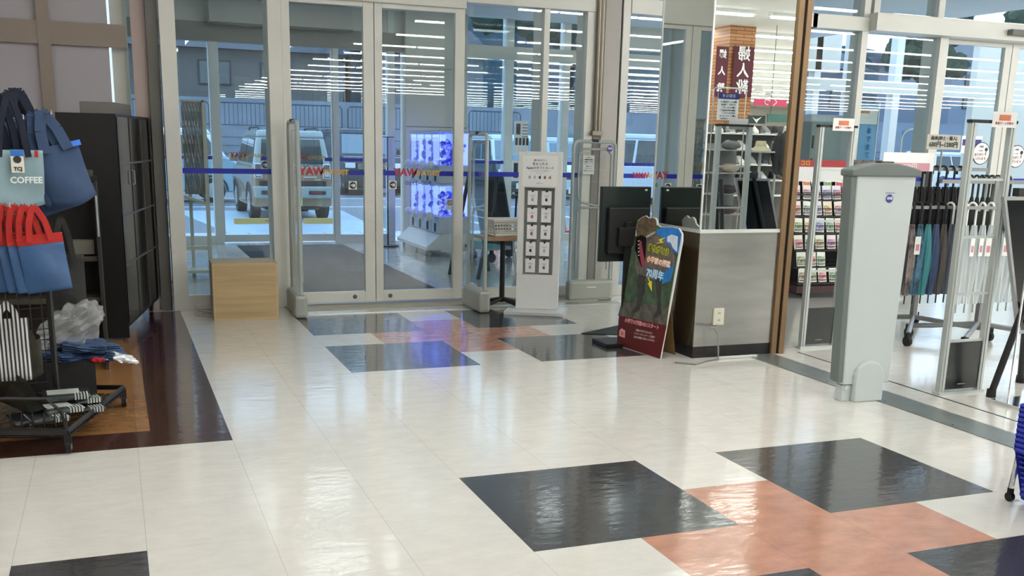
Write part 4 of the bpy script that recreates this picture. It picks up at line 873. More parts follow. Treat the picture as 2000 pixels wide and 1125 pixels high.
# posters on the outer glass
for i, (x, y0, y1) in enumerate(((1019, 236, 302), (1014, 313, 354))):
    a, c_ = at(x-14, y0, OY-.02), at(x+12, y1, OY-.02)
    b = B(); b.box(a.x, c_.x, OY-.02, OY-.012, c_.z, a.z); p = obj('window_poster', b, MATS['paper_white'], label=['white window poster with a dark column and four small pictures, upper one', 'lower white window poster with a dark block, partly behind the blue tape'][i], cat='poster', group='posters on the outer glass')
    b = B(); b.box(a.x+.03, a.x+.1, OY-.022, OY-.02, c_.z+(.05 if i else .3), a.z-.04)
    if i == 0:
        for k in range(4): b.box(a.x+.02+k*.06, a.x+.06+k*.06, OY-.022, OY-.02, c_.z+.14, c_.z+.25)
        for k in range(5): b.box(a.x+.13, a.x+.23, OY-.022, OY-.02, a.z-.06-k*.045, a.z-.05-k*.045)
    obj('poster_print', b, DKT, p)
# traffic cones outside
def cone(label, loc):
    t = thing('traffic_cone', label, 'cone', loc); b = B(); b.lathe([(.13, .03), (.03, .66), (.02, .68)], n=20); obj('cone_body', b, H('cone_red', '#c8423a', rough=.5), t, smooth=True); b = B(); b.box(-.18, .18, -.18, .18, 0, .03); obj('cone_base', b, MATS['cone_red'], t)
cone('red traffic cone outside, seen left of the gift card stand', (4.75, 13.2, 0)); cone('red traffic cone outside, seen right of the gift card stand', (5.9, 13.2, 0))

# ================================================================== OUTSIDE
ASP = H('asphalt', '#6b7077', rough=.55, var=.18, vs=30, bump=.3, bs=120)
b = B(); b.box(-60, 80, 11.9, 34, -.12, -.05); obj('parking_lot', b, ASP, kind='structure')
TILE = H('walkway_tile', '#b9c6d2', rough=.35, var=.05, vs=4)
b = B(); b.box(-30, 60, 11.9, 13.6, -.05, -.005); obj('walkway', b, TILE, kind='structure')
b = B()
for i in range(-20, 40): b.box(i*.6, i*.6+.012, 11.9, 13.6, -.005, -.003)
b.box(-30, 60, 12.7, 12.712, -.005, -.003); obj('tile_joint', b, ALUD, kind='structure')
b = B(); b.prism([(.35, 13.6, -.05), (2.9, 13.6, -.05), (3.3, 19.2, -.05), (-.2, 19.2, -.05)], (0, 0, .02)); obj('parking_bay', b, H('bay_paint', '#a5bccd', rough=.4, var=.1, vs=5), kind='structure')
LN = H('line_paint', '#dfe6ea', rough=.5); b = B()
for x in (-2.6, 5.2, 7.8, 10.4, 13): b.box(x, x+.12, 14.2, 19, -.05, -.045)
for y in (20.6, 24): b.box(-20, 40, y, y+.12, -.05, -.045)
b.box(3.0, 3.12, 14.2, 19.2, -.05, -.045); obj('parking_line', b, LN, kind='structure')
def curb(x0, x1, y, label):
    t = thing('wheel_stop', label, 'wheel stop', ((x0+x1)/2, y, -.035), group='yellow wheel stops'); w_ = (x1-x0)/2
    b = B(); b.prism([(-w_, -.08, 0), (-w_, .08, 0), (-w_, .06, .1), (-w_, -.06, .1)], (2*w_, 0, 0)); obj('block', b, H('wheel_stop_yellow', '#b99a55', rough=.6), t); b = B(); b.box(w_-.08, w_-.03, -.07, -.055, .03, .07); obj('reflector', b, RED, t)
curb(.62, 1.24, 15.7, 'yellow wheel stop behind the left rear wheel of the beige car'); curb(1.86, 2.45, 15.65, 'yellow wheel stop behind the right rear wheel of the beige car'); curb(-1.2, -.3, 15.5, 'yellow wheel stop at the far left, in the empty bay')

WGL = M('car_window', (.02, .03, .035), rough=.05, coat=.5); TRIMB = H('car_trim', '#1a1c1e', rough=.5)
WSL = M('windscreen_sky_reflection', (.16, .22, .26), rough=.12, coat=.5)  # pale tone puts the reflected sky into the glass colour
def car(name, label, loc, rz, L=3.4, W=1.48, Hh=1.63, belt=.98, col='#8c7a66', roof=None, hood=.62, hoodz=.92, wsl=.45, rsl=.12, tum=.11, clear=.2, wr=.3, group=None, lampc='#d8dde0', up=None, pillar=2):
    t = thing(name, label, 'car', loc, rz, group); pm = H('car_paint_'+col[1:], col, rough=.25, coat=.7); rm = H('car_paint_'+(roof or col)[1:], roof or col, rough=.25, coat=.7)
    hw = W/2; xr, xf = -L/2, L/2
    # lower body
    b = B(); prof = [(xr+.04, clear+.05), (xr, clear+.25), (xr+.02, belt), (xf-hood, belt), (xf-.08, hoodz), (xf, hoodz-.18), (xf, clear+.1), (xf-.08, clear)]
    b.prism([(x, -hw, z) for x, z in prof], (0, W, 0)); obj('body', b, pm, t, bev=.05)
    # greenhouse
    x0, x1, x2, x3 = xr+.03, xr+.03+rsl, xf-hood-wsl, xf-hood
    def ghk(z): k = (z-belt)/(Hh-belt); return x0+(x1-x0)*k, x3+(x2-x3)*k, hw-.02-tum*k
    b = B(); a = ghk(belt-.02); c_ = ghk(Hh); m_ = ghk(Hh-.13)
    b.hexa([(a[0], -a[2], belt-.02), (a[1], -a[2], belt-.02), (a[1], a[2], belt-.02), (a[0], a[2], belt-.02), (m_[0], -m_[2], Hh-.13), (m_[1], -m_[2], Hh-.13), (m_[1], m_[2], Hh-.13), (m_[0], m_[2], Hh-.13)])
    b.hexa([(m_[0], -m_[2], Hh-.13), (m_[1], -m_[2], Hh-.13), (m_[1], m_[2], Hh-.13), (m_[0], m_[2], Hh-.13), (c_[0], -c_[2], Hh), (c_[1], -c_[2], Hh), (c_[1], c_[2], Hh), (c_[0], c_[2], Hh)])
    obj('roof', b, rm, t, bev=.04)
    z0, z1 = belt+.03, Hh-.16; lo, hi = ghk(z0), ghk(z1)
    def quad(nm, P, m=WGL, th=.012): b = B(); n_ = (Vector(P[1])-Vector(P[0])).cross(Vector(P[3])-Vector(P[0])).normalized(); b.prism([Vector(p)+n_*th for p in P], -n_*th*2); return obj(nm, b, m, t, bev=.004)
    n = pillar+1
    for s_ in (-1, 1):
        for k in range(n):
            f0, f1 = k/n+.015, (k+1)/n-.015; xl0, xl1 = lo[0]+.1+(lo[1]-lo[0]-.2)*f0, lo[0]+.1+(lo[1]-lo[0]-.2)*f1; xh0, xh1 = hi[0]+.1+(hi[1]-hi[0]-.2)*f0, hi[0]+.1+(hi[1]-hi[0]-.2)*f1
            quad('side_window', [(xl0, s_*lo[2], z0), (xl1, s_*lo[2], z0), (xh1, s_*hi[2], z1), (xh0, s_*hi[2], z1)])
    quad('rear_window', [(lo[0], lo[2]-.13, z0), (lo[0], -lo[2]+.13, z0), (hi[0], -hi[2]+.1, z1), (hi[0], hi[2]-.1, z1)])
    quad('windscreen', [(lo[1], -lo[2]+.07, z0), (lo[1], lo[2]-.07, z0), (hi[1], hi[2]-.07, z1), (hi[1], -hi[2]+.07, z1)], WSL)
    for x in (xr+.62, xf-.68):
        for s_ in (-1, 1):
            b = B(); b.lathe([(wr*.7, -.1), (wr, -.09), (wr, .09), (wr*.7, .1)], (x, s_*(hw-.09), wr), 28, 'y'); wh = obj('wheel', b, RUB, t, smooth=True)
            b = B(); b.lathe([(wr*.66, 0), (wr*.6, s_*.012), (.05, s_*.02)], (x, s_*(hw+.0), wr), 20, 'y'); obj('wheel_rim', b, M('rim_metal', (.55, .57, .6), rough=.3, metal=.8), wh)
            b = B()
            for k in range(5): a_ = k*2*PI/5; b.box(-.03, .03, -.004, .004, .05, wr*.62, Matrix.Translation((x, s_*(hw+.018), wr)) @ Matrix.Rotation(a_, 4, 'Y'))
            obj('rim_spokes', b, MATS['rim_metal'], wh)
            b = B(); b.tube([(x+(wr+.045)*math.cos(q_), s_*(hw-.005), wr+(wr+.045)*math.sin(q_)) for q_ in [PI*j/12 for j in range(13)]], .03, 6); obj('wheel_arch', b, TRIMB, t, smooth=True)
    for s_ in (-1, 1):
        b = B(); b.box(xf-.1, xf+.012, s_*(hw-.32) if s_ > 0 else -hw+.03, s_*(hw-.03) if s_ > 0 else -hw+.32, hoodz-.32, hoodz-.17); obj('headlight', b, H('lamp_'+lampc[1:], lampc, rough=.1, coat=.6), t, bev=.02)
        b = B(); b.box(lo[1]-.2, lo[1]-.1, s_*(hw+.0)-(0 if s_ > 0 else .16), s_*(hw+.0)+(.16 if s_ > 0 else 0), belt+.02, belt+.17); obj('side_mirror', b, pm, t, bev=.02)
    b = B(); b.box(xf, xf+.014, -hw+.35, hw-.35, hoodz-.34, hoodz-.16); b.box(xf-.01, xf+.02, -hw+.1, hw-.1, clear+.06, clear+.2); obj('grille', b, TRIMB, t, bev=.006)
    for k in range(3): b = B(); b.box(xf+.014, xf+.02, -hw+.38, hw-.38, hoodz-.32+k*.05, hoodz-.3+k*.05); obj('grille_bar', b, CHROME, t)
    b = B(); b.box(xf+.02, xf+.028, -.17, .17, clear+.1, clear+.26); obj('number_plate', b, STW, t)
    return t
# the beige car backed up to the doors
T1 = car('compact_car', 'beige boxy compact car with a pale roof and black roof rails, seen from behind', (1.79, 16.35+1.7, -.03), PI/2, Hh=1.66, belt=1.02, col='#967a5c', roof='#98a29f', wr=.32, rsl=.14, hood=.85, pillar=1)
W = WM[T1.name]; xr = -1.7
GRY = H('bumper_grey', '#98a29f', rough=.4)
b = B(); b.hexa([(xr-.07, -.7, .42), (xr+.1, -.72, .42), (xr+.1, .72, .42), (xr-.07, .7, .42), (xr-.09, -.72, .64), (xr+.1, -.745, .64), (xr+.1, .745, .64), (xr-.09, .72, .64)]); obj('rear_bumper', b, GRY, T1, bev=.03)
for s_ in (-1, 1):
    b = B(); b.box(xr-.105, xr-.08, s_*.6 if s_ < 0 else .28, -.28 if s_ < 0 else .6, .49, .56); p_ = obj('bumper_slot', b, TRIMB, T1, bev=.01); b = B(); b.box(xr-.11, xr-.1, (-.52 if s_ < 0 else .32), (-.32 if s_ < 0 else .52), .505, .545); obj('rear_reflector', b, H('reflector_red', '#7a2226', rough=.3), p_)
    b = B(); b.box(xr-.035, xr+.0, s_*.71 if s_ < 0 else .56, -.56 if s_ < 0 else .71, .78, 1.06); l_ = obj('tail_lamp', b, H('lamp_frame', '#c8cdd0', rough=.2), T1, bev=.02); b = B(); b.box(xr-.045, xr-.03, s_*.69 if s_ < 0 else .58, -.58 if s_ < 0 else .69, .8, 1.04); b.m(1); b.box(xr-.05, xr-.044, s_*.68 if s_ < 0 else .59, -.59 if s_ < 0 else .68, .82, .92); obj('tail_lens', b, [H('lens_red', '#6e5a58', rough=.15), H('lens_pale', '#b9c0c4', rough=.15)], l_, bev=.004)
    b = B(); b.tube([(xr+.35, s_*.55, 1.66), (xr+.42, s_*.55, 1.71), (xr+1.7, s_*.55, 1.71), (xr+1.8, s_*.55, 1.66)], .02, 6); obj('roof_rail', b, TRIMB, T1, smooth=True)
b = B(); b.box(xr-.03, xr, -.62, .62, .645, .74); obj('tailgate_strip', b, TRIMB, T1)
b = B(); b.box(xr-.05, xr, -.16, .16, .28, .45); npm = obj('rear_plate', b, H('plate_yellow', '#cdc06c', rough=.5), T1)
text('plate_number', '・-60', .1, DKT, npm, W @ basis((xr-.053, -.02, .34), (0, -1, 0), (0, 0, 1)), bold=.003); text('plate_region', '和歌山 583', .045, DKT, npm, W @ basis((xr-.053, 0, .42), (0, -1, 0), (0, 0, 1)))
b = B(); b.cyl((xr-.01, .45, 1.08), (xr-.0, -.1, 1.16), .009, 6); obj('rear_wiper', b, TRIMB, T1)
b = B(); b.box(xr-.008, xr+.0, -.45, -.2, .8, .82); b.box(xr-.008, xr, -.52, -.4, .755, .767); obj('model_badge', b, CHROME, T1)
b = B(); b.box(xr+.05, xr+1.2, -.5, .5, .2, .4); obj('underbody', b, TRIMB, T1)
car('passenger_van', 'white roofed pale blue van parked side-on behind the beige car', (at(465, 320, 23).x-1.7, 23, -.05), .0, L=3.4, Hh=1.72, belt=1.08, col='#7fa5b5', roof='#d5dde2', hood=.35, hoodz=.95, wsl=.4, wr=.29, clear=.24)
car('minivan', 'black minivan facing the store, right of the beige car', (5.65, 27.9, -.05), -PI/2-.02, L=4.6, W=1.75, Hh=1.85, belt=1.12, lampc='#cfd8de', col='#242a33', hood=.8, hoodz=1.08, wsl=.6, wr=.34)
car('compact_wagon', 'dark grey boxy wagon facing the store, seen through the right fixed pane', (at(992, 330, 25).x, 25.6, -.05), -PI/2, L=3.4, Hh=1.78, belt=1.05, col='#39464f', roof='#c9d6de', hood=.4, hoodz=1.0, wr=.3)
car('compact_wagon', 'dark blue wagon behind the window posters and the gift card stand', (at(1092, 330, 25).x, 25.4, -.05), -PI/2+.02, L=3.4, Hh=1.74, belt=1.05, col='#2c3a4c', roof='#b5c4d0', hood=.5, hoodz=1.0, wr=.3)
car('light_van', 'white van parked side-on, seen above the black monitor', (at(1225, 330, 21).x+.2, 21.2, -.05), PI+.05, L=3.4, Hh=1.85, belt=1.08, col='#c8d3dc', hood=.3, hoodz=1.0, wsl=.3, wr=.28)
car('light_van', 'pale car far off behind the price sign at the right doors', (at(1860, 330, 30).x, 30, -.05), .1, L=4.2, W=1.7, Hh=1.6, belt=.95, col='#d2dae0', hood=.9, wsl=.7, wr=.3)
# retaining walls with railing
CW = H('concrete_wall', '#79828d', rough=.8, var=.12, vs=1.2)
b = B()
zw = 1.75
b.box(-40, 90, 34, 34.3, -.1, zw); b.box(-40, 90, 37, 37.3, zw, zw+1.15); b.box(-40, 90, 34.3, 37, zw-.1, zw)
for i in range(6): b.box(-40, 90, 33.97, 34, .1+i*.28, .12+i*.28)
b.box(-40, 90, 37.3, 70, zw+1.0, zw+1.1); obj('retaining_wall', b, CW, kind='structure')
FN = H('fence_black', '#39424c', rough=.5)
for k in range(12):
    x0 = -14+k*2.3
    t = thing('railing_panel', 'black railing panel on the retaining wall, %s from the left' % ['first', 'second', 'third', 'fourth', 'fifth', 'sixth', 'seventh', 'eighth', 'ninth', 'tenth', 'eleventh', 'twelfth'][k], 'fence', (x0, 34.15, zw), group='railing panels on the retaining wall')
    b = B(); b.tube([(0, 0, 0), (0, 0, .8), (.08, 0, .9), (2.0, 0, .9), (2.08, 0, .8), (2.08, 0, 0)], .025, 6); b.cyl((0, 0, .15), (2.08, 0, .15), .018, 5)
    for j in range(1, 14): b.cyl((2.08*j/14, 0, .15), (2.08*j/14, 0, .9), .011, 4)
    obj('railing', b, FN, t)
# houses, hills
def house(label, x, y, w_, d_, h, wallc, roofc, zb=2.85, rh=1.6):
    t = thing('house', label, 'house', (x, y, zb)); hw, hd_ = w_/2, d_/2
    b = B(); b.box(-hw, hw, -hd_, hd_, 0, h); obj('wall', b, H('house_'+wallc[1:], wallc, rough=.8), t)
    b = B(); b.prism([(-hw-.5, -hd_-.5, h), (-hw-.5, hd_+.5, h), (-hw-.5, 0, h+rh)], (w_+1, 0, 0)); obj('roof', b, H('roof_'+roofc[1:], roofc, rough=.6, var=.3, vs=1.5, stretch=(1, 8, 8)), t)
    for i in range(int(w_//2.5)):
        xx = -hw+1.2+i*2.5; b = B(); b.box(xx, xx+1.3, -hd_-.06, -hd_, h*.35, h*.8); wn = obj('window', b, TRIMB, t); b = B(); b.box(xx+.06, xx+1.24, -hd_-.075, -hd_-.06, h*.35+.06, h*.8-.06); obj('pane', b, WGL, wn)
house('house with a dark tiled roof above the beige car', 2, 46, 12, 8, 2.2, '#5e5a56', '#2f353f', zb=2.8, rh=1.9); house('small grey house with a tiled roof behind the minivan', 13.2, 50, 6, 7, 2.8, '#6f7174', '#333a44', zb=2.8)
house('white two storey house on the slope behind the right facade', 62, 62, 10, 8, 5.5, '#7b848e', '#3a424c'); house('pale house with a blue grey roof low on the hillside', 37, 52, 8, 6, 3.4, '#59626c', '#26303c')
HB = H('hillside_trees', '#1d3540', rough=.9, var=.55, vs=.35)
def hz(x): return 17+3.2*math.sin(x*.045+.6)+1.6*math.sin(x*.17)-max(0, (x-38))*.14
b = B(); b.grid(lambda a, c_: (-60+200*a, 72+26*c_, 2.5+hz(-60+200*a)*math.sin(PI/2*c_)+.8*math.sin(a*300+c_*9)*c_+.5*math.sin(a*731)*c_), 260, 14); obj('hillside', b, HB, kind='structure', smooth=True)
b = B(); b.box(-200, 300, 34, 140, -.2, -.12); obj('far_ground', b, H('far_ground_grey', '#5c6660'), kind='structure')
# trees on the slope in front of the hill
LV = H('tree_leaves', '#1f3d2a', rough=.95, var=.6, vs=1.2, bump=1, bs=6); BK = H('tree_bark', '#3d3228', rough=.9)
def tree(x, y, h, r, label):
    t = thing('tree', label, 'tree', (x, y, 2.84), group='trees on the slope beyond the car park'); rs = random.Random(int(x*10)); b = B(); b.tube([(0, 0, .05), (.1, 0, h*.5), (0, 0, h*.8)], [.18, .13, .06], 7); obj('trunk', b, BK, t)
    b = B()
    for i in range(26): a = rs.random()*2*PI; q_ = rs.random()**.5*r*.7; b.blob((q_*math.cos(a), q_*math.sin(a), h*.55+rs.random()*h*.5), r*.33, r*.33, r*.3, jit=.3, sub=3, rnd=rs)
    obj('foliage', b, LV, t, smooth=True)
for i, (x, h, r) in enumerate(((8.9, 3.2, 1.6), (17.5, 5.6, 2.6), (21.5, 6.4, 2.9), (25.2, 5.6, 2.6), (29.5, 6.5, 2.9), (45, 5.0, 2.5), (51, 5.4, 2.6), (-8, 5, 2.2))):
    tree(x, 44.5+(i % 3)*1.6, h+1.5, r, 'green tree beyond the retaining wall, '+['above the right rear of the beige car', 'right of the black minivan', 'behind the window posters', 'behind the gift card stand', 'behind the grey entrance pillar', 'behind the seed rack glass', 'rightmost of the row', 'leftmost of the row'][i])
# ================================================================== RIGHT SIDE STORE
# seed packet rack
sd = thing('seed_rack', 'tall black wire rack full of flower and vegetable seed packets', 'rack', (5.75, 5.55, 0), -.08)
rw0, rw1 = -.62, .62
b = B(); b.box(rw0, rw1, .12, .14, .12, 1.3); b.m(1); b.box(rw0-.03, rw1+.03, -.3, .14, .06, .13); obj('back_panel', b, [BLACK, H('rack_maroon', '#3a1c1c', rough=.5)], sd)
for x in (rw0+.1, rw1-.1):
    b = B(); b.box(x-.02, x+.02, -.3, .2, .02, .06); obj('foot', b, BLACK, sd)
tiers = [.17, .33, .5, .67, .84, 1.0]
PCK = [('#d8493c', '#e8e4d8'), ('#e6c23a', '#e9e2cf'), ('#c95a86', '#efe6e6'), ('#6f9a4a', '#e4ead8'), ('#e07b39', '#ece5d8'), ('#7a5fae', '#e8e6ee'), ('#3f8f55', '#dfe8dc'), ('#b8334a', '#efe4e0'), ('#4a7fc0', '#e4e9f0')]
W = WM[sd.name]; kk = 0
def pm_(h):
    c_ = hexc(h); g_ = .45; return M('pic_'+h[1:], tuple(v*(1-g_)+.42*g_ for v in c_), rough=.3, var=.75, vs=28)
for ti, z in enumerate(tiers):
    b = B(); yo = -.24+ti*.05
    b.box(rw0, rw1, yo-.02, yo+.05, z-.03, z-.012)
    for i in range(11): x = rw0+i*(rw1-rw0)/10; b.cyl((x, yo-.03, z-.02), (x, yo-.03, z+.06), .003, 4)
    b.cyl((rw0, yo-.03, z+.06), (rw1, yo-.03, z+.06), .0035, 4); b.cyl((rw0, yo-.03, z+.02), (rw1, yo-.03, z+.02), .0035, 4)
    obj('wire_pocket', b, BLACK, sd)
    for i in range(10):
        pc = PCK[(i*7+ti*4+(i*ti) % 3) % 9] if ti > 2 else PCK[[3, 6, 0, 6, 3, 2, 6, 3, 6, 4][(i+ti) % 10]]
        x = rw0+.06+i*.124+R.uniform(-.008, .008)
        if ti == 1 and i == 3: continue
        t = thing('seed_packet', 'seed packet %s in the %s tier of the black wire rack' % (['first from the left', 'second from the left', 'third from the left', 'fourth from the left', 'fifth from the left', 'sixth from the left', 'seventh from the left', 'eighth from the left', 'ninth from the left', 'tenth from the left'][i], ['lowest', 'second lowest', 'third lowest', 'third highest', 'second highest', 'highest'][ti]), 'seed packet', W @ Vector((x, yo+.0, z-.008)), -.08+R.uniform(-.12, .12), group='seed packets on the wire rack', rx=-.22, ry=R.uniform(-.06, .06))
        b = B(); b.box(-.05, .05, -.004, .004, 0, .145); obj('packet', b, H('packet_'+pc[1][1:], pc[1], rough=.3), t, bev=.001)
        b = B(); h_ = hexc(pc[0]); b.box(-.042, .042, -.006, -.004, .035, .1); b.m(1)
        for q_ in range(3): b.lathe([(.015, -.0075), (.015, -.006)], (-.022+q_*.022, 0, .062+.012*(q_ % 2)), 8, 'y')
        b.box(-.03, .03, -.0055, -.004, .012, .02)
        o2 = PCK[(i+ti) % 9][0]
        obj('packet_picture', b, [pm_(pc[0]), pm_(o2)], t)
# header panels with catalogue pictures above the rack
hx = thing('rack_header', 'red and white illustrated banner board above the seed packets', 'sign', W @ Vector((0, .1, 1.17)), -.08)
b = B(); b.box(rw0, .14, 0, .01, .0, .22); b.m(1); b.box(rw0, .1, -.003, 0, .15, .22); obj('board', b, [MATS['header_white'], H('banner_red', '#b02a34', rough=.4)], hx)
text('banner_text', 'トコロ', .06, H('banner_yellow', '#e8c33a'), hx, WM[hx.name] @ face(rw0+.16, -.006, .185), bold=.001)
b = B(); b.box(.14, rw1, -.01, .0, -.02, .23); b.m(1); b.box(.2, .5, -.012, -.01, .14, .18); b.m(2); b.box(.44, .54, -.012, -.01, .0, .1); obj('picture_board', b, [H('collage_dark', '#59504a', rough=.4, var=.8, vs=25), MATS['header_white'], H('collage_blue', '#6fa0cc')], hx)
for i in range(9):
    x = rw0+.08+i*.13; pc = PCK[(i*5+2) % 9]; pw = W @ Vector((x, .06, 1.1))
    t = thing('seed_booklet', 'larger picture packet on the top ledge of the seed rack, %s from the left' % ['first', 'second', 'third', 'fourth', 'fifth', 'sixth', 'seventh', 'eighth', 'ninth'][i], 'seed packet', pw-Vector((0, 0, .06)), -.08, 'large packets on the top ledge', rx=-.3, ry=R.uniform(-.15, .15)); b = B(); b.box(-.045, .045, -.004, .004, 0, .15); obj('packet', b, H('packet_'+pc[1][1:], pc[1], rough=.3), t); b = B(); b.box(-.038, .038, -.006, -.004, .02, .13); obj('packet_picture', b, H('book_'+PCK[(i*4) % 9][0][1:], PCK[(i*4) % 9][0], rough=.3, var=.7, vs=30), t)
b = B(); b.box(rw0, rw1, 0, .12, -.012, 0); ld = obj('display_ledge', b, BLACK, label='narrow black ledge above the seed packets', cat='shelf'); place(ld, W @ Vector((0, 0, 1.045)), -.08)

# clear plastic covered crate machine behind (grey green cabinet)
t = thing('grey_cabinet', 'grey green metal cabinet with plastic wrapped top behind the seed rack', 'cabinet', (at(1614, 280, 7.2).x, 7.3, 0))
w_ = (at(1650, 280, 7.2).x-at(1577, 280, 7.2).x)/2; zt = at(1600, 240, 7.2).z
b = B(); b.box(-w_, w_, -.15, .3, .0, zt); obj('body', b, H('grey_green', '#8f9a94', rough=.5), t, bev=.01)
b = B(); b.box(-w_+.02, -w_+.05, -.156, -.15, zt-.3, zt-.15); b.box(-w_+.02, -w_+.05, -.156, -.15, zt-.5, zt-.42); obj('door_label', b, DKT, t)
b = B(); b.box(-w_+.02, w_-.02, -.1, .25, zt, zt+.1); obj('wrapped_top', b, M('cloudy_wrap', (.7, .74, .75), rough=.2, alpha=.75, bump=1, bs=14, coat=.5), t, bev=.02)
# blue vertical banner
p0, p1 = at(1677, 205, 7.0), at(1714, 325, 7.0)
t = thing('vertical_banner', 'pale blue vertical banner with blue lettering behind the tall white pedestal', 'banner', (p0.x, 7.0, 0))
wb = at(1716, 210, 7.0).x-p0.x
b = B(); b.grid(lambda a, c_: (wb*a, .01*math.sin(a*4+c_*3), .6+(p0.z-.6)*c_), 6, 12); obj('cloth', b, H('banner_blue', '#7fb2da', rough=.7), t, solid=.003)
b = B(); b.box(.02, wb-.02, -.02, -.015, p0.z-.22, p0.z-.04); b.m(1)
for i, c_ in enumerate(range(4)): b.lathe([(.018, -.024), (.018, -.02)], (.035+.036*i, 0, p0.z-.08), 12, 'y')
obj('banner_picture', b, [STW, H('pic_orange', '#d98a5a')], t)
for i, ch in enumerate('まで全て油回収'): text('banner_letter', ch, .075, H('letter_blue', '#1d4fa0'), t, WM[t.name] @ face(wb*.6, -.02, p0.z-.3-i*.095), bold=.001)
b = B(); b.cyl((wb+.01, 0, .03), (wb+.01, 0, p0.z+.05), .01, 8); b.lathe([(.15, 0), (.14, .03)], (wb+.01, 0, 0), 20); obj('pole', b, WHITE, t)

# umbrella racks
HKB = H('umbrella_black', '#15161a', rough=.6); 
def umb(label, loc, rz, col, hm, ln=.62, r=.035, group=None, clear=False, var=0, hook_dir=1):
    t = thing('umbrella', label, 'umbrella', loc, rz, group)
    cm = PLC if clear else H('umbrella_'+col[1:]+('v' if var else ''), col, rough=.6, var=var, vs=16)
    b = B(); pts = [(0, 0, -.13)]+[(.0, 0, 0)]+[(0, .035-.035*math.cos(PI*i/8), .035*math.sin(PI*i/8)) for i in range(1, 9)]+[(0, .07, -.03)]; b.tube(pts, .009, 8); obj('handle', b, hm, t, smooth=True)
    b = B(); N = 10; 
    for k in range(1): b.grid(lambda a, c_: ((r*(.35+.65*math.sin(PI*min(1, c_*1.35)*.5)*(1-.75*max(0, c_-.55)/.45)))*(1+.16*math.cos(8*2*PI*a))*math.cos(2*PI*a), (r*(.35+.65*math.sin(PI*min(1, c_*1.35)*.5)*(1-.75*max(0, c_-.55)/.45)))*(1+.16*math.cos(8*2*PI*a))*math.sin(2*PI*a), -.13-ln*c_), 32, N)
    obj('canopy', b, cm, t, smooth=True)
    b = B(); b.cyl((0, 0, -.13-ln), (0, 0, -.13-ln-.07), .006, 6); obj('tip', b, GREYP if clear else BLACK, t)
    if label.startswith(('beige', 'slate', 'pale', 'clear')): b = B(); b.box(.0, .05, -r-.012, -r-.01, -.36, -.22); b.m(1); b.box(.01, .04, -r-.0135, -r-.012, -.33, -.28); obj('price_tag', b, [MATS['paper_white'], H('tag_pink', '#c98a96')], t)
    return t
PLC = M('umbrella_clear', (.72, .78, .79), rough=.2, alpha=.55, coat=.4)
def rackf(name, label, x, y, z1, L_, rz):
    t = thing(name, label, 'rack', (x, y, 0), rz); b = B(); b.box(-L_/2, L_/2, -.014, .014, z1-.014, z1+.014); obj('top_bar', b, H('rack_grey', '#8a8c8b', rough=.4, metal=.4), t)
    return t
U1 = rackf('umbrella_rack', 'wheeled grey steel rack hung with black and patterned umbrellas behind the near gate', 4.8, 3.35, at(1830, 330, 3.35).z, 1.2, 0)
zt = at(1830, 333, 3.35).z; zl = at(1830, 405, 3.1).z; RG = MATS['rack_grey']
b = B(); b.box(-.02, .02, -.02, .02, .13, zt+.03); obj('column', b, RG, U1)
b = B(); b.box(-.6, .6, -.265, -.24, zl-.012, zl+.012); b.box(-.015, .015, -.25, 0, zl-.012, zl+.012); obj('lower_bar', b, RG, U1)
for s_ in (-1, 1):
    for u_ in (-1, 1):
        b = B(); b.tube([(0, 0, .15), (s_*.28, u_*.28, .11), (s_*.42, u_*.42, .1)], .02, 6); obj('leg', b, RG, U1); b = B(); b.lathe([(.04, -.014), (.04, .014)], (s_*.42, u_*.42, .041), 16, 'x'); b.box(s_*.42-.02, s_*.42+.02, u_*.42-.02, u_*.42+.02, .06, .11); obj('caster', b, RUB, U1)
UX0 = 4.62
nth = ['leftmost', 'second', 'third', 'fourth', 'fifth', 'sixth', 'seventh', 'eighth', 'ninth', 'tenth', 'eleventh', 'twelfth']
for i in range(9): umb('black folded umbrella on the upper bar, %s from the tall white pedestal' % nth[i], (4.46+i*.082, 3.32, zt), R.uniform(-.2, .2), '#0b0c10', HKB, ln=.5, r=.062, group='black umbrellas on the upper bar')
cols = ['#1b1b33', '#7f7672', '#4a7288', '#4a949b', '#43577a', '#5c5653', '#5c6570', '#7c8581']
for i, c_ in enumerate(cols): umb(['dark navy spotted', 'beige and pink patterned', 'teal and white patterned', 'turquoise', 'denim blue', 'brownish grey', 'slate grey', 'pale grey patterned'][i]+' folded umbrella on the lower bar', (4.36+i*.08, 3.08, zl), R.uniform(-.2, .2), c_, WHITE if i == 6 else HKB, ln=.56, r=.046, var=.75 if i in (0, 1, 2, 7) else .08, group='patterned umbrellas on the lower bar')
U2 = rackf('umbrella_rack', 'second umbrella rack with clear plastic umbrellas, right of the near gate', 5.1, 2.95, at(1900, 355, 2.95).z, 1.1, 0)
zt2 = at(1900, 352, 2.95).z; zl2 = at(1900, 405, 2.75).z
b = B(); b.box(-.02, .02, -.02, .02, .13, zt2+.03); obj('column', b, RG, U2); b = B(); b.box(-.55, .55, -.265, -.24, zl2-.012, zl2+.012); obj('lower_bar', b, RG, U2)
for s_ in (-1, 1):
    for u_ in (-1, 1):
        b = B(); b.tube([(0, 0, .15), (s_*.28, u_*.2, .11), (s_*.42, u_*.3, .1)], .02, 6); obj('leg', b, RG, U2); b = B(); b.lathe([(.04, -.014), (.04, .014)], (s_*.42, u_*.3, .041), 16, 'x'); b.box(s_*.42-.02, s_*.42+.02, u_*.3-.02, u_*.3+.02, .06, .11); obj('caster', b, RUB, U2)
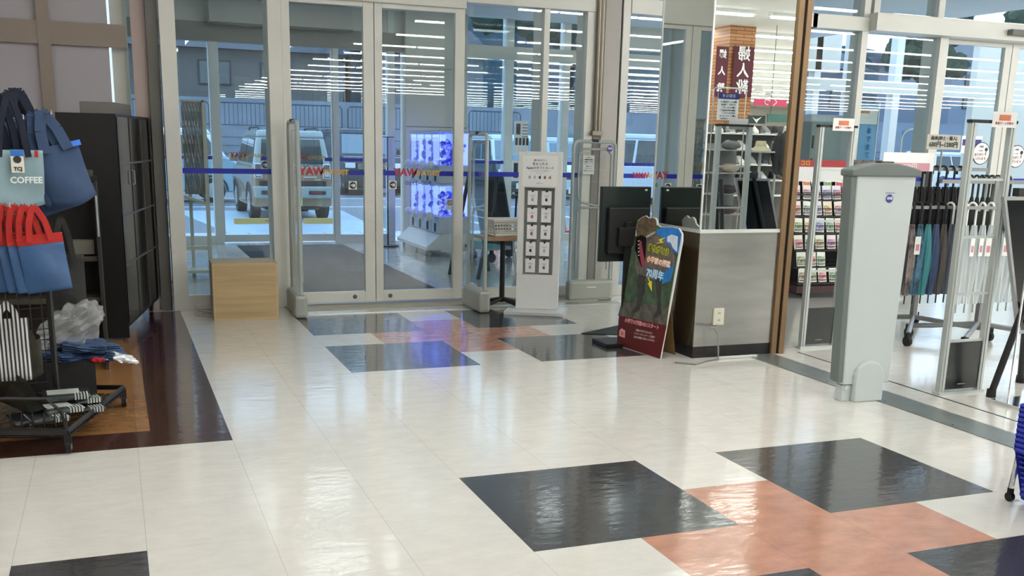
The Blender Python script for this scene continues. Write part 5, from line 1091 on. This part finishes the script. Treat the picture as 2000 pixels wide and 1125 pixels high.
for i in range(9): umb('dark umbrella hanging high, %s in the row right of the near gate' % nth[i], (4.84+i*.055, 2.97, zt2), R.uniform(-.2, .2), '#1b2422', H('handle_green', '#26332f', rough=.4), ln=.3, r=.03, group='dark umbrellas above the clear ones')
for i in range(9): umb('clear plastic umbrella with a %s handle, %s in the clear row' % (['white', 'grey'][i > 3], nth[i]), (4.6+i*.085, 2.70, zl2), R.uniform(-.3, .3), '#ffffff', WHITE if i < 4 else GREYP, ln=.6, r=.048, group='clear umbrellas on the lower bar', clear=True)
# signs on the umbrella racks
def board(name, label, cat, x0, y0, x1, y1, Y, m, stick=None, lean=0):
    a, c_ = at(x0, y0, Y), at(x1, y1, Y); t = thing(name, label, cat, ((a.x+c_.x)/2, Y, c_.z)); w_ = abs(c_.x-a.x)/2; h = a.z-c_.z
    b = B(); b.box(-w_, w_, 0, .006, 0, h); obj('board', b, m, t, bev=.001)
    if stick == 'floor': stick = -c_.z
    if stick: b = B(); b.cyl((0, .01, 0), (0, .01, stick), .008, 6); obj('holder', b, GREYP, t)
    return t, w_, h, WM[t.name]
t, w_, h, W = board('price_sign', 'grey price sign for umbrellas standing on the rack', 'sign', 1812, 262, 1874, 293, 3.3, H('sign_grey', '#b4b2a6', rough=.5), stick=-.18)
text('sign_title', '雨傘(紳士・婦人)', h*.3, DKT, t, W @ face(0, -.002, h*.74), bold=.0006); text('sign_price', '680円~1280円', h*.42, DKT, t, W @ face(0, -.002, h*.32), bold=.0012)
t, w_, h, W = board('price_card', 'white and pink card sign on top of the umbrella rack beside the pedestal cap', 'sign', 1727, 297, 1822, 335, 3.2, MATS['card_white'], stick=-.12)
b = B(); b.box(-w_+.04, w_-.04, -.003, 0, 0, h*.45); obj('pink_panel', b, H('pink_print', '#cf97a4'), t); text('sign_text', '1280円', h*.4, MATS['card_white'], t, W @ face(0, -.004, h*.22))
for i, (x, y, Y) in enumerate(((1915, 292, 2.9), (1984, 298, 2.8))):
    c_ = at(x, y+18, Y); t = thing('round_sign', 'round white thank-you sign with black rim, %s' % ['inside the near gate', 'at the right edge'][i], 'sign', c_, group='round thank-you signs'); r_ = .085
    b = B(); b.lathe([(r_, .0), (r_, .006)], (0, 0, .04), 28, 'y'); obj('disc', b, BLACK, t); b = B(); b.lathe([(r_-.006, -.001), (r_-.006, 0)], (0, 0, .04), 28, 'y'); obj('disc_face', b, MATS['card_white'], t)
    for j, s_ in enumerate(('ご利用', 'いつも', 'ありがとう', 'ございます')): text('sign_text', s_, [.016, .014, .024, .024][j], DKT if j < 2 else H('text_brown', '#8a4a3a'), t, WM[t.name] @ face(-.01, -.003, .09-j*.03))
    b = B(); b.lathe([(.014, -.003), (.014, -.001)], (.045, 0, .07), 14, 'y'); b.box(.043, .047, -.003, -.001, .03, .07); obj('drawing', b, DKT, t)
# small blue label sign
t, w_, h, W = board('shelf_sign', 'small white framed sign with a dark blue label behind the near gate', 'sign', 1880, 265, 1915, 300, 4.4, MATS['card_white'], stick='floor')
b = B(); b.box(-w_+.01, w_-.01, -.003, 0, h*.45, h*.8); obj('blue_label', b, H('navy_print', '#2c3480'), t)
# white chair silhouette / wire stand behind
t = thing('white_chair', 'white framed chair with round back seen through the glass by the banner', 'chair', (at(1778, 300, 7.1).x, 7.1, 0)); WF = WHITE
b = B(); zz = at(1778, 252, 7.1).z; w_ = .16; b.tube([(-w_, 0, .0), (-w_, 0, zz-.12)]+[(-w_*math.cos(PI*i/8), 0, zz-.12+.12*math.sin(PI*i/8)) for i in range(9)]+[(w_, 0, 0)], .012, 6); obj('back_frame', b, WF, t, smooth=True)
b = B(); b.box(-w_, w_, -.3, 0, .43, .46); obj('seat', b, WF, t); b = B(); b.box(-w_, w_, -.004, .004, zz-.25, zz-.02); obj('backrest', b, H('chair_blue', '#7f9fd0', rough=.5), t)
for s_ in (-1, 1): b = B(); b.cyl((s_*w_, -.29, 0), (s_*w_, -.29, .43), .012, 6); obj('leg', b, WF, t)

# black sign stand at right edge (also seen in the mirror)
SY = 1.5
t = thing('sign_stand', 'black leaning sign board with a pale metal rim at the right edge', 'sign', (4.0, SY, 0))
TL, BL2 = at(1958, 384, SY), at(1977, 560, SY); dn = (BL2-TL)/(TL.z-BL2.z); BLc = TL+dn*(TL.z-.38); WV = Vector((.34, .02, 0))
def quadbox(b, o, w0, w1, h0, h1, th=.012, off=0):      # w along the board, h downwards from its top
    nn = WV.cross(dn).normalized(); P = []
    for q_ in (-1, 1):
        for (a_, c_) in ((w0, h1), (w1, h1), (w1, h0), (w0, h0)): P.append(o+WV*a_+dn*c_+nn*(q_*th+off))
    b.hexa([P[0], P[1], P[5], P[4], P[3], P[2], P[6], P[7]])
HB_ = TL.z-.38
b = B(); quadbox(b, TL, .04, .96, .02, HB_-.02, .008); obj('board_face', b, H('board_dark', '#10161a', rough=.15), t, world=True)
b = B(); quadbox(b, TL, 0, .06, 0, HB_); quadbox(b, TL, .94, 1, 0, HB_); quadbox(b, TL, .06, .94, 0, .022); quadbox(b, TL, .06, .94, HB_-.022, HB_); obj('board_rim', b, H('rim_grey', '#a3a5a6', rough=.35, metal=.4), t, world=True)
U_ = TL+WV*.5+Vector((0, .03, .02))
b = B(); b.tube([U_, TL+WV*.5+dn*HB_+Vector((0, .05, 0))], .018, 6); b.box(U_.x-.03, U_.x+.03, U_.y-.03, U_.y+.02, U_.z-.02, U_.z+.03); obj('rear_bar', b, BLK2, t, world=True)
for f_, u_ in ((fl(1935, 775), at(2075, 400, 1.15)), (fl(1992, 747), at(2010, 560, 1.4)), (fl(2075, 800), at(2085, 400, 1.1))):
    b = B(); b.tube([f_+Vector((0, 0, .02)), u_], .021, 8); lg = obj('leg', b, BLK2, t, world=True); b = B(); b.lathe([(.03, 0), (.028, .05)], f_, 12); obj('rubber_foot', b, RUB, lg, world=True)
# blue basket stack on a chrome cart, right edge
BB = H('basket_blue', '#1c2fae', rough=.4)
F0_ = fl(1971, 978); t = thing('basket_cart', 'chrome legged cart under the stack of blue shopping baskets', 'cart', F0_)
b = B(); b.lathe([(.02, -.01), (.02, .01)], (0, 0, .02), 14, 'x'); b.cyl((0, 0, .03), (0, 0, .06), .014, 10); obj('caster', b, RUB, t)
tz_ = at(1990, 860, F0_.y).z; b = B(); b.tube([(0, 0, .05), (.02, 0, tz_-.06), (.045, 0, tz_), (.1, .0, tz_+.02), (.5, 0, tz_+.02)], .013, 8); obj('leg', b, CHROME, t, smooth=True)
b = B(); b.box(.03, .5, -.02, .0, tz_-.09, tz_-.06); obj('cross_bar', b, GREYP, t)
proto = None
zb0 = at(1990, 968, F0_.y).z; ztop = at(1990, 790, F0_.y).z
for i in range(9):
    z = at(1990, 868-i*9.5, F0_.y).z-.24
    lb = 'blue plastic shopping basket, %s from the bottom of the stack at the right edge' % ['lowest', 'second', 'third', 'fourth', 'fifth', 'sixth', 'seventh', 'eighth', 'topmost, ninth'][i]
    loc = (at(1990, 870, F0_.y).x+.21, F0_.y-.17, z)
    if i == 0: proto = basket('shopping_basket', lb, 'basket', loc, .46, .34, .24, BB, 0, .8, 'stack of blue shopping baskets')
    else: dup(proto, loc, 0, lb)

# ================================================================== THINGS BEHIND THE CAMERA THAT THE GLASS AND THE MIRROR SHOW
BKM = H('shelf_wood_dark', '#4a3a2e', rough=.6)
def gondola(x, y, L_, h=1.7):  # bookcases added out of view to darken the glass reflections
    t = thing('bookcase', 'long dark wooden bookcase added behind the viewpoint to darken the glass reflections', 'bookcase', (x, y, 0), group='bookcases added behind the viewpoint')
    b = B(); b.box(-L_/2, L_/2, -.02, .02, 0, h); b.box(-L_/2, L_/2, -.25, .25, 0, .12); obj('carcass', b, BKM, t)
    for k in range(4): b = B(); b.box(-L_/2, L_/2, -.22, .22, .35+k*.32, .37+k*.32); obj('shelf', b, BKM, t)
    b = B(); rs = random.Random(int(y*7)); xx = -L_/2+.05
    b.box(-L_/2+.05, L_/2-.05, -.2, .2, .12, h-.1); obj('book_rows', b, H('book_rows', '#6a5e56', rough=.7, var=.8, vs=9, stretch=(4, 1, 1)), t, kind='stuff')
for y in (-7, -10, -13, -17): gondola(-2.2, y, 5)
# brick clad column with maroon banners
BR = bpy.data.materials.new('brick_cladding'); BR.use_nodes = True; _n = BR.node_tree.nodes; _l = BR.node_tree.links
_t = _n.new('ShaderNodeTexCoord'); _m = _n.new('ShaderNodeMapping'); _m.inputs['Rotation'].default_value = (PI/2, 0, 0); _b = _n.new('ShaderNodeTexBrick'); _b.inputs['Scale'].default_value = 5; _b.inputs['Brick Width'].default_value = 1.6; _b.inputs['Row Height'].default_value = .28; _b.inputs['Mortar Size'].default_value = .03
_b.inputs['Color1'].default_value = (*hexc('#c98f5e'), 1); _b.inputs['Color2'].default_value = (*hexc('#a8703f'), 1); _b.inputs['Mortar'].default_value = (*hexc('#6e4a2c'), 1)
_l.new(_t.outputs['Object'], _m.inputs[0]); _l.new(_m.outputs[0], _b.inputs[0]); _l.new(_b.outputs[0], _n['Principled BSDF'].inputs['Base Color'])
YR = -6.6
a, c_ = mir(1424, 100, YR), mir(1474, 100, YR); cw = c_.x-a.x
b = B(); b.box(a.x, c_.x, YR-cw, YR, 0, CEILZ); cc = obj('brick_column', b, BR, label='tan brick clad column reflected in the mirror pillar', cat='column')
MRN = H('maroon_cloth', '#5a2430', rough=.7)
def mbanner(px0, px1, py0, py1, yr, lab, txt='婦人靴', xf=None):
    p, q = mir(px0, py0, yr), mir(px1, py1, yr); t = thing('hanging_banner', lab, 'banner', ((p.x+q.x)/2, yr, q.z), group='maroon shoe banners'); w_ = abs(q.x-p.x)/2; h = p.z-q.z
    b = B(); b.box(-w_, w_, 0, .01, 0, h); obj('cloth', b, MRN, t)
    for i, ch in enumerate(txt): text('banner_letter', ch, w_*1.25, MATS['card_white'], t, WM[t.name] @ rmat((0, .014, h*(.84-.33*i)), PI/2, 0, PI), bold=.004)
    return t
mbanner(1434, 1466, 90, 190, YR+.04, 'maroon banner with white characters on the brick column, right one in the mirror')
mbanner(1400, 1417, 90, 190, YR+.25, 'maroon banner with white characters left of the brick column in the mirror')
p, q = mir(1474, 193, -6.5), mir(1536, 208, -6.5); b = B(); b.box(p.x, q.x, -6.52, -6.5, q.z, p.z); sg = obj('pink_sign', b, H('pink_sign_red', '#d8456a', rough=.5), label='bright pink hanging sign reflected in the mirror pillar', cat='sign')
text('sign_letters', 'くつ', .16, MATS['card_white'], sg, rmat(((p.x+q.x)/2, -6.49, (p.z+q.z)/2), PI/2, 0, PI))
p, q = mir(1462, 225, -6.2), mir(1494, 242, -6.2); b = B(); b.box(p.x, q.x, -6.22, -6.2, q.z, p.z); sg = obj('brand_sign', b, H('dark_green_sign', '#22332e', rough=.5), label='dark green shelf sign with a white leaping mark, in the mirror', cat='sign')
b = B(); cx_, cz_ = (p.x+q.x)/2, (p.z+q.z)/2; b.prism([(cx_-.1, -6.196, cz_+.04), (cx_-.02, -6.196, cz_), (cx_+.1, -6.196, cz_+.05), (cx_+.02, -6.196, cz_-.02), (cx_-.0, -6.196, cz_-.06)], (0, .002, 0)); obj('leaping_mark', b, MATS['card_white'], sg)
p, q = mir(1500, 222, -6.2), mir(1550, 240, -6.2); b = B(); b.box(p.x, q.x, -6.22, -6.2, q.z, p.z)
for k_ in (.1, .9): b.cyl((p.x+(q.x-p.x)*k_, -6.21, p.z), (p.x+(q.x-p.x)*k_, -6.21, CEILZ), .006, 5)
obj('shelf_sign', b, H('teal_sign', '#3f6a60', rough=.5), label='grey green shelf sign hanging above the shoes, in the mirror', cat='sign')
# shoe shelf, hats, backpack, caps
p, q = mir(1396, 256, -6.0), mir(1556, 330, -6.0)
t = thing('shoe_shelf', 'white tiered shelf of shoes reflected in the mirror pillar', 'shelf', ((p.x+q.x)/2, -6.1, 0)); w_ = (q.x-p.x)/2
b = B(); b.box(-w_, w_, -.3, -.28, 0, p.z+.12); obj('back_panel', b, H('shelf_beige', '#5d5953', rough=.6), t)
szs = []
for k in range(5): z = p.z-.02-k*.26; szs.append(z); b = B(); b.box(-w_, w_, -.28, .05, z-.02, z); obj('shelf_board', b, WHITE, t)
SHC = ['#e4e4e2', '#1e1f22', '#8a8d90', '#d8d4cc', '#2c3440', '#b9bcc0']
for k in range(4):
    for i in range(7):
        x = (p.x+q.x)/2-w_+.15+i*(2*w_-.3)/6; c_ = SHC[(i*2+k) % 6]
        t = thing('shoe', ['white', 'black', 'grey', 'cream', 'navy', 'silver'][(i*2+k) % 6]+' trainer, number %s from the left on the %s shelf in the mirror' % (['one', 'two', 'three', 'four', 'five', 'six', 'seven'][i], ['top', 'second', 'third', 'fourth'][k]), 'shoe', (x, -6.12, szs[k]), .3, 'shoes on the reflected shelf')
        b = B(); b.hexa([(-.06, -.15, .02), (.06, -.15, .02), (.055, .16, .02), (-.055, .16, .02), (-.045, -.14, .15), (.045, -.14, .15), (.04, .1, .07), (-.04, .1, .07)]); obj('upper', b, H('shoe_'+c_[1:], c_, rough=.6), t, bev=.02); b = B(); b.box(-.048, .048, -.135, .145, 0, .02); obj('sole', b, WHITE, t, bev=.008)
p = mir(1486, 283, -2.6); t = thing('display_stand', 'round topped hat display stand seen in the mirror pillar', 'stand', (p.x, -2.6, 0)); b = B(); b.cyl((0, 0, 0), (0, 0, p.z-.05), .02, 10); b.lathe([(.18, 0), (.17, .02)]); b.lathe([(.2, p.z-.1), (.2, p.z-.08)]); obj('pole', b, GREYP, t)
b = B(); b.lathe([(.14, 0), (.1, .035), (.075, .06), (.068, .12), (.06, .13), (.001, .132)], n=28); ht = obj('bucket_hat', b, H('hat_khaki', '#a8a388', rough=.8), label='khaki bucket hat on the display stand in the mirror', cat='hat', smooth=True); place(ht, (p.x, -2.6, p.z-.078))
p = mir(1462, 300, -2.7); 
q = mir(1527, 300, -2.5); o, _ = crumple(None, (.15, .1, .26), .15, H('backpack_black', '#1c1e22', rough=.7), 'backpack', 'black backpack hanging on a display stand, in the mirror', 'bag', seed=31); put(o, (q.x, -2.5, q.z)); t = thing('display_stand', 'thin pole stand carrying the black backpack in the mirror', 'stand', (q.x, -2.62, 0)); b = B(); b.cyl((0, 0, 0), (0, 0, q.z+.25), .015, 8); b.lathe([(.18, 0), (.17, .02)]); obj('pole', b, GREYP, t)
p, q = mir(1392, 285, -2.4), mir(1443, 430, -2.4); t = thing('cap_shelf', 'grey shelf with folded caps reflected inside the gate', 'shelf', ((p.x+q.x)/2, -2.5, 0)); w_ = .35
for k, y in enumerate((292, 337, 378, 418)):
    z = mir(1420, y, -2.4).z; b = B(); b.box(-w_, w_, -.25, .12, z-.015, z); obj('shelf_board', b, H('cap_shelf_grey', '#9a9a96', rough=.6), t)
    b = B(); b.blob((0, 0, 0), .13, .11, .06, jit=.1, sub=3, rnd=random.Random(k)); cp_ = obj('cap', b, [H('cap_grey', '#55585a', rough=.8), H('cap_sand', '#948876', rough=.8), H('cap_dark', '#242426', rough=.8), H('cap_brown', '#3a302c', rough=.8)][k], label=['grey cap on the top board of the reflected cap shelf', 'sand coloured cloth pile on the second board of the reflected cap shelf', 'dark cap pile on the third board of the reflected cap shelf', 'brown cap pile on the lowest board of the reflected cap shelf'][k], cat='hat', smooth=True); place(cp_, ((p.x+q.x)/2+.05, -2.42, z+.055))
b = B(); b.box(-w_-.01, w_+.01, -.27, -.25, 0, mir(1420, 280, -2.4).z); obj('back_panel', b, H('cap_back', '#7b7b78', rough=.6), t)
# notice in a hoop holder beside the near gate (faces the mirror)
yr = 1.2
p, q = mir(1403, 181, yr), mir(1440, 236, yr); t = thing('notice_stand', 'white notice in a thin hoop stand, reflected above the gate in the mirror', 'sign', ((p.x+q.x)/2, yr, 0)); w_ = (q.x-p.x)/2
b = B(); b.box(-w_, w_, 0, .004, q.z, p.z); bd_ = obj('notice_board', b, MATS['card_white'], t); b = B(); b.box(-w_, w_, .004, .006, p.z-.05, p.z); obj('notice_header', b, H('navy_print', '#2c3480'), bd_)
text('notice_title', 'お知らせ', .035, MATS['card_white'], bd_, WM[t.name] @ rmat((0, .007, p.z-.025), PI/2, 0, PI))
for i in range(8): text('notice_text', ['防犯ゲートを設置して', 'おります。ご協力を', 'お願いいたします。', '商品の会計は各店で', 'お済ませください。', '心臓ペースメーカーの', '方はゲートの中央を', 'お通りください。'][i], .017, DKT, bd_, WM[t.name] @ rmat((0, .006, p.z-.075-i*.024), PI/2, 0, PI))
b = B(); ph_, qh = mir(1396, 170, yr), mir(1460, 170, yr); b.tube([(ph_.x-t.location.x, -.01, .02), (ph_.x-t.location.x, -.01, ph_.z-.02), (ph_.x-t.location.x+.02, -.01, ph_.z), (qh.x-t.location.x-.02, -.01, ph_.z), (qh.x-t.location.x, -.01, ph_.z-.02), (qh.x-t.location.x, -.01, .02)], .006, 6); b.box(ph_.x-t.location.x, qh.x-t.location.x, -.15, .12, 0, .02); obj('hoop', b, CHROME, t, smooth=False)
